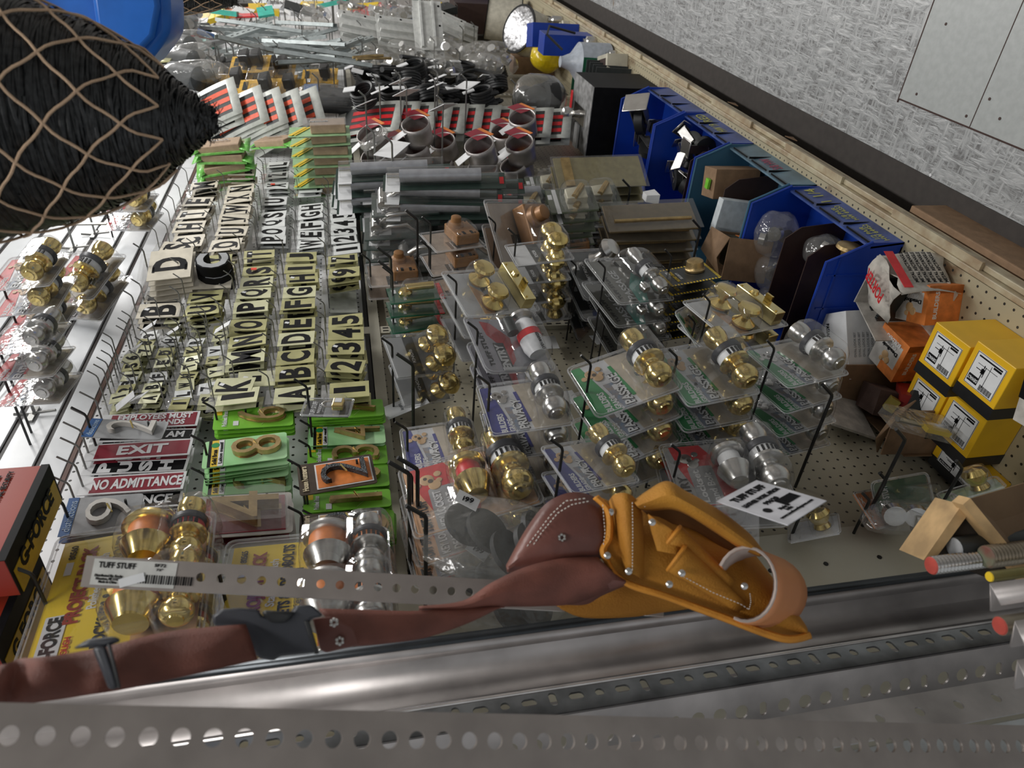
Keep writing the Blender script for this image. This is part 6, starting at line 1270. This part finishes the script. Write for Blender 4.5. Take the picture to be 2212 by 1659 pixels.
# red and yellow cartons
def gbox(lb, d, q, depth, up):
    P = [at(x, y, d) for x, y in q]; x1, x0 = P[0].x, P[1].x; zb = (P[0].z+P[1].z)/2
    t = thing('deadbolt_carton', lb, 'box', ((x0+x1)/2, -d+depth/2, zb)); w = x1-x0; RC = mat('red_orange_carton', (.30, .018, .014), .35, col2=(.34, .04, .015), scale=5)
    bx('carton', (0, 0, up/2), (w, depth, up), RC, t, bevel=.001); bx('black_end', (0, 0, -.0006), (w+.001, depth+.001, .001), 'black', t); bx('yellow_end_panel', (0, .012, -.0014), (w*.94, depth*.62, .001), mat('ochre_carton', (.55, .36, .02), .4), t)
    bx('black_edge', (0, -depth/2-.0006, .004), (w+.001, .001, .010), 'black', t)
    o = word('G-FORCE', w*.72, .024, (0, .0, -.0022), 'black', t, bold=.04); o.rotation_euler = (math.pi/2, 0, 0)
    word('EXCEEDS A.N.S.I. GRADE III', w*.8, .007, (0, -depth/2-.0012, .055), 'black', t); word('STANDARDS FOR RESIDENTIAL SECURITY', w*.9, .007, (0, -depth/2-.0012, .042), 'black', t); word('DEADBOLT', w*.6, .014, (w*.1, -depth/2-.0012, .085), 'white', t, bold=.04); return t
b1 = gbox('red and ochre deadbolt carton hanging at the left edge, upper one', .30, ((93, 1005), (24, 1210)), .062, .22)
b2 = gbox('red and ochre deadbolt carton hanging at the left edge, behind the first', .205, ((60, 1190), (10, 1400)), .085, .22)
# belt
WB = mat('brown_webbing', (.20, .068, .048), .6, bump=.3, bscale=900, var=.1, scale=30); LB = mat('brown_leather', (.165, .060, .046), .42, bump=.25, bscale=60, var=.12, scale=12)
SU = mat('golden_suede', (.50, .225, .022), .75, col2=(.40, .16, .012), scale=14, bump=.35, bscale=500); TN = mat('natural_tan_leather', (.62, .25, .10), .45, var=.08, scale=8); WL = mat('raw_leather_inside', (.50, .42, .38), .7)
root = thing('tool_belt', 'brown webbing tool belt with black buckles and golden suede pouch', 'tool belt', dep(1100, 1280, .72)); INV = Matrix.Translation(-root.location)
def ribbon(U, Lo, name, m, nv=7, bulge=.004, solid=.0022, par=None, wob=0.0):
    rows = []; n = len(U); K = 6*(n-1)
    def cat(P, s):
        i = min(int(s), n-2); f = s-i; p0, p1, p2, p3 = P[max(i-1, 0)], P[i], P[i+1], P[min(i+2, n-1)]
        return [.5*((2*b)+(-a+c)*f+(2*a-5*b+4*c-d)*f*f+(-a+3*b-3*c+d)*f**3) for a, b, c, d in zip(p0, p1, p2, p3)]
    for k in range(K+1):
        s = k/6; a = cat(U, s); b = cat(Lo, s); row = []
        for j in range(nv):
            f = j/(nv-1); z = a[2]+(b[2]-a[2])*f-bulge*math.sin(math.pi*f)+wob*math.sin(s*4+f*3); row.append(INV@dep(a[0]+(b[0]-a[0])*f, a[1]+(b[1]-a[1])*f, z))
        rows.append(row)
    return MB().grid(rows).build(name, m, par or root, solid=solid)
ribbon([(-60, 1462, .46), (0, 1440, .47), (45, 1424, .475), (120, 1418, .48), (235, 1397, .50), (360, 1367, .52), (530, 1350, .55)], [(-60, 1530, .455), (0, 1524, .46), (60, 1518, .47), (180, 1502, .475), (260, 1490, .485), (440, 1452, .51), (555, 1425, .54)], 'webbing', WB, wob=.003)
ribbon([(690, 1316, .595), (800, 1319, .61), (900, 1321, .625), (1000, 1312, .645), (1090, 1310, .665)], [(760, 1396, .59), (830, 1390, .60), (920, 1376, .62), (1010, 1345, .64), (1075, 1312, .665)], 'webbing', WB)
ribbon([(905, 1312, .64), (1000, 1300, .65), (1060, 1262, .66), (1130, 1228, .675), (1210, 1208, .69), (1290, 1205, .70)], [(905, 1316, .64), (1000, 1316, .65), (1070, 1309, .66), (1160, 1308, .675), (1250, 1300, .69), (1345, 1256, .70)], 'webbing', WB, bulge=.012)
# strap slider, side release buckle, leather tab
def hull(q, z1, th, name, m, bev=.003):
    P = [INV@dep(x, y, z1) for x, y in q]; v = (dep(q[0][0], q[0][1], z1)-Vector(CAM)).normalized(); n = len(P); vs = P+[p+v*th for p in P]
    return MB().add(vs, [tuple(range(n)), tuple(range(2*n-1, n-1, -1))]+[(i, n+i, n+(i+1) % n, (i+1) % n) for i in range(n)]).build(name, m, root, True, bevel=bev)
hull([(155, 1402), (190, 1380), (250, 1374), (265, 1384), (225, 1400), (205, 1398)], .47, .012, 'strap_slider', 'blackpl'); hull([(198, 1398), (228, 1392), (258, 1488), (236, 1492)], .468, .006, 'strap_slider', 'blackpl'); hull([(230, 1392), (240, 1392), (262, 1486), (255, 1490)], .466, .004, 'strap_slider', 'rubber', .001)
hull([(458, 1330), (480, 1315), (520, 1313), (558, 1316), (566, 1330), (600, 1338), (624, 1332), (640, 1308), (675, 1306), (700, 1330), (672, 1338), (668, 1350), (684, 1410), (605, 1418), (592, 1428), (560, 1422), (545, 1405), (520, 1356), (462, 1352)], .55, .016, 'side_release_buckle', 'blackpl', .004)
hull([(562, 1322), (575, 1318), (640, 1322), (618, 1346), (585, 1346)], .546, .008, 'buckle_latch', 'rubber', .003)
hull([(656, 1342), (668, 1340), (690, 1412), (680, 1414)], .548, .01, 'buckle_slot', 'rubber', .001)
hull([(675, 1336), (715, 1332), (762, 1358), (776, 1393), (705, 1410), (692, 1404)], .575, .004, 'leather_tab', LB, .001)
for (x, y) in ((722, 1345), (734, 1384)):
    c = dep(x, y, .572); v = (c-Vector(CAM)).normalized(); Mx = Matrix.Translation(INV@c)@(-v).to_track_quat('Z', 'Y').to_matrix().to_4x4(); mb = MB()
    for k in range(6): mb.lathe([(0, .0016), (.0012, .001), (.0014, .0002)], 'z', (.0024*math.cos(k*1.047), .0024*math.sin(k*1.047), 0), 8, Mx)
    mb.build('rivet', 'steel', root)
hull([(682, 1300), (690, 1296), (700, 1330), (692, 1334)], .60, .002, 'stitch_tail', WL, 0)
# pouch
ribbon([(1095, 1222, .71), (1140, 1140, .715), (1185, 1085, .72), (1240, 1064, .725), (1290, 1078, .73), (1305, 1100, .735)], [(1095, 1235, .70), (1150, 1232, .70), (1200, 1222, .70), (1260, 1212, .705), (1298, 1206, .71), (1305, 1195, .715)], 'leather_panel', LB, bulge=.010)
ribbon([(1150, 1226, .705), (1215, 1215, .70), (1262, 1210, .695), (1300, 1215, .70), (1350, 1252, .705)], [(1150, 1308, .70), (1215, 1305, .70), (1265, 1304, .70), (1300, 1285, .70), (1352, 1262, .705)], 'leather_panel', LB, bulge=.010)
hull([(1246, 1206), (1300, 1148), (1300, 1200), (1290, 1219)], .712, .002, 'bright_suede_gusset', mat('bright_orange_suede', (.72, .26, .03), .7), 0)
ribbon([(1200, 1306, .745), (1260, 1295, .745), (1340, 1258, .745), (1420, 1240, .745), (1500, 1280, .75), (1545, 1300, .75)], [(1215, 1315, .745), (1262, 1333, .745), (1360, 1332, .745), (1430, 1322, .745), (1510, 1311, .75), (1550, 1306, .75)], 'suede_back', SU, bulge=.004)
ribbon([(1300, 1078, .745), (1350, 1095, .75), (1420, 1090, .75), (1500, 1115, .755), (1590, 1160, .755), (1660, 1240, .75), (1738, 1352, .745)], [(1297, 1200, .72), (1345, 1256, .715), (1430, 1288, .715), (1520, 1318, .715), (1600, 1346, .72), (1682, 1378, .73), (1748, 1372, .74)], 'suede_body', SU, nv=12, bulge=.018, solid=.003)
ribbon([(1283, 1075, .72), (1310, 1105, .715), (1312, 1160, .71), (1300, 1196, .705), (1345, 1251, .70), (1440, 1285, .70), (1560, 1328, .705), (1690, 1374, .715), (1748, 1368, .73)], [(1290, 1072, .722), (1318, 1105, .717), (1320, 1160, .712), (1308, 1196, .707), (1347, 1259, .702), (1440, 1293, .702), (1558, 1337, .707), (1690, 1384, .717), (1752, 1376, .732)], 'bound_edge', mat('orange_suede_edge', (.66, .27, .03), .7, bump=.3, bscale=600), nv=5, bulge=.004, solid=.004)
# upright roll at the pocket mouth, big upper pocket, two small tool tubes
ribbon([(1318, 1082, .735), (1330, 1068, .72), (1352, 1066, .71), (1372, 1080, .715), (1385, 1110, .72)], [(1345, 1232, .73), (1352, 1235, .705), (1362, 1238, .695), (1378, 1245, .70), (1392, 1255, .715)], 'pocket_roll', SU, nv=8, bulge=.006, solid=.003)
ribbon([(1368, 1086, .72), (1400, 1062, .715), (1440, 1042, .71), (1478, 1062, .71), (1545, 1100, .71), (1612, 1150, .715), (1645, 1190, .72)], [(1385, 1098, .725), (1415, 1100, .715), (1452, 1098, .70), (1490, 1112, .695), (1550, 1150, .695), (1600, 1182, .70), (1642, 1200, .715)], 'upper_pocket', SU, nv=9, bulge=.022, solid=.003)
ribbon([(1385, 1100, .74), (1440, 1090, .742), (1500, 1110, .745), (1560, 1150, .745), (1600, 1185, .74)], [(1420, 1130, .735), (1470, 1135, .735), (1510, 1150, .735), (1555, 1180, .735), (1590, 1200, .735)], 'pocket_shadow_lining', mat('dark_suede_inside', (.14, .055, .01), .9), nv=4, bulge=0)  # dark sheet inside the pocket mouth, shade put into its colour
def tube_pocket(a, b, r0, r1):
    A = INV@dep(*a); B = INV@dep(*b); rows = []; ax = (B-A).normalized(); v = (dep(*a)-Vector(CAM)).normalized(); e2 = ax.cross(v).normalized(); e1 = -v
    for i in range(9):
        f = i/8; c = A+(B-A)*f; r = r0+(r1-r0)*f; rows.append([c+e2*r*math.cos(th)+e1*r*math.sin(th)*(1.0-.5*f) for th in [math.pi*k/10 for k in range(11)]])
    MB().grid(rows).build('tool_pocket', SU, root, solid=.003); mb = MB().tube(rows[0], .0022, 6); mb.build('pocket_mouth', mat('orange_suede_edge', (.66, .27, .03)), root)
tube_pocket((1452, 1160, .705), (1580, 1262, .712), .0125, .004); tube_pocket((1462, 1205, .70), (1602, 1312, .712), .0145, .005)
ribbon([(1400, 1110, .70), (1408, 1150, .70), (1420, 1190, .695)], [(1462, 1150, .697), (1466, 1175, .697), (1470, 1200, .693)], 'rivet_strap', SU, nv=5, bulge=.002, solid=.003)
for (x, y, z) in ((1312, 1200, .695), (1358, 1234, .69), (1409, 1128, .69), (1473, 1238, .682), (1446, 1262, .688), (1608, 1266, .70), (1320, 1106, .712)):
    c = dep(x, y, z); v = (c-Vector(CAM)).normalized(); MB().lathe([(-.001, .0035), (.001, .0034), (.002, .002), (.0021, .0002)], 'z', (0, 0, 0), 14, Matrix.Translation(INV@c)@(-v).to_track_quat('Z', 'Y').to_matrix().to_4x4()).build('rivet', 'steel', root)
c = dep(1214, 1161, .698); v = (c-Vector(CAM)).normalized(); Mx = Matrix.Translation(INV@c)@(-v).to_track_quat('Z', 'Y').to_matrix().to_4x4(); mb = MB()
for k in range(6): mb.lathe([(0, .0018), (.0014, .001), (.0016, .0002)], 'z', (.0028*math.cos(k*1.047), .0028*math.sin(k*1.047), 0), 8, Mx)
mb.build('rivet', 'steel', root)
def stitches(path, n, z, name='white_stitching', dash=.55, r=.0006):
    mb = MB(); P = [Vector((x, y)) for x, y in path]; L_ = [0]
    for a, b in zip(P, P[1:]): L_.append(L_[-1]+(b-a).length)
    def pt(s):
        for i in range(len(P)-1):
            if s <= L_[i+1]+1e-6: return P[i]+(P[i+1]-P[i])*((s-L_[i])/(L_[i+1]-L_[i]))
        return P[-1]
    for k in range(n):
        s0 = L_[-1]*k/n; s1 = s0+L_[-1]/n*dash; a = pt(s0); b = pt(s1); mb.tube([INV@dep(a.x, a.y, z), INV@dep(b.x, b.y, z)], r, 5)
    mb.build(name, mat('white_thread', (.7, .66, .6), .6), root)
stitches([(1100, 1232), (1150, 1165), (1190, 1112), (1222, 1082), (1268, 1076)], 26, .699); stitches([(1120, 1226), (1170, 1150), (1205, 1108), (1235, 1090), (1275, 1082)], 26, .698)
TH = dict(name='tan_stitching')
stitches([(1366, 1085), (1367, 1150), (1366, 1235)], 22, .688, r=.0004); stitches([(1475, 1245), (1540, 1280), (1600, 1305), (1620, 1318)], 20, .694, r=.0004); stitches([(1620, 1282), (1622, 1300), (1618, 1318)], 8, .694, r=.0004)
stitches([(1302, 1090), (1307, 1150), (1303, 1180)], 12, .704, r=.0004); stitches([(1392, 1095), (1420, 1075), (1445, 1060)], 10, .70, r=.0004)
# hammer loop
rows = []
for k in range(21):
    a = math.radians(-150+k*13.2); x = 1612+64*math.cos(a)*1.0; y = 1262+80*math.sin(a); row = []
    for j in range(5):
        f = j/4; row.append(INV@dep(x+66*f*(.55+.45*math.cos(a-.2)), y+16*f, .690+.045*f-.0*math.cos(a)))
    rows.append(row)
MB().grid(rows).build('hammer_loop', TN, root, solid=.0028); MB().tube([r[0] for r in rows], .0016, 6).build('raw_loop_edge', WL, root)
MB().grid([[p+(INV@dep(1618, 1262, .70)-p).normalized()*.0022 for p in r] for r in rows]).build('raw_loop_inside', WL, root)
# paper tag
M = None; q = [(1545, 1086), (1632, 1040), (1786, 1078), (1705, 1134)]; P = [dep(x, y, z) for (x, y), z in zip(q, (.70, .744, .692, .648))]
ex = (P[1]-P[0]).normalized(); nrm = ex.cross(P[3]-P[0]).normalized(); v = (P[0]-Vector(CAM)).normalized()
ez = -(P[3]-P[0]-ex*(P[3]-P[0]).dot(ex)).normalized(); ey = ez.cross(ex); w0 = (P[1]-P[0]).length; h0 = (P[3]-P[0]).length; ctr = sum(P, Vector())/4
t = thing('paper_hang_tag', 'white barcoded paper hang tag of the suede pouch', 'tag', M=Matrix(((ex.x, ey.x, ez.x, ctr.x), (ex.y, ey.y, ez.y, ctr.y), (ex.z, ey.z, ez.z, ctr.z), (0, 0, 0, 1))))
bx('paper', (0, 0, 0), (w0, .0008, h0), mat('tag_paper', (.66, .66, .70), .5), t); word('TUFF STUFF', w0*.75, .009, (0, -.0008, h0*.33), 'black', t, bold=.05); word('LEATHER WORK APRON', w0*.85, .0055, (0, -.0008, h0*.14), 'black', t, bold=.03); word('99620', w0*.32, .006, (0, -.0008, h0*.0), 'black', t, bold=.03)
s = MB()
for k in range(20): s.box((w0*.02+k*w0*.02, -.0007, -h0*.12), (w0*(.008+.006*(k % 3 == 0)), .0004, h0*.16))
s.lathe([(-.0009, .0045), (0, .0045)], 'y', (-w0*.3, 0, -h0*.12), 14); s.build('barcode', 'black', t); word('www.toolworkapron.com', w0*.8, .0045, (0, -.0008, -h0*.36), 'black', t)
word('Made in\nIndia', w0*.22, .009, (-w0*.05, -.0008, -h0*.24), 'black', t)
hull([(1545, 1078), (1560, 1070), (1640, 1110), (1640, 1200), (1560, 1180)], .77, .001, 'clear_tag_sleeve', 'thinbag', 0)
for o in SC.objects:
    if 'label' in o:
        n = len(o['label'].split())
        if n > 16 or n < 4: print('LABEL', n, o['label'])
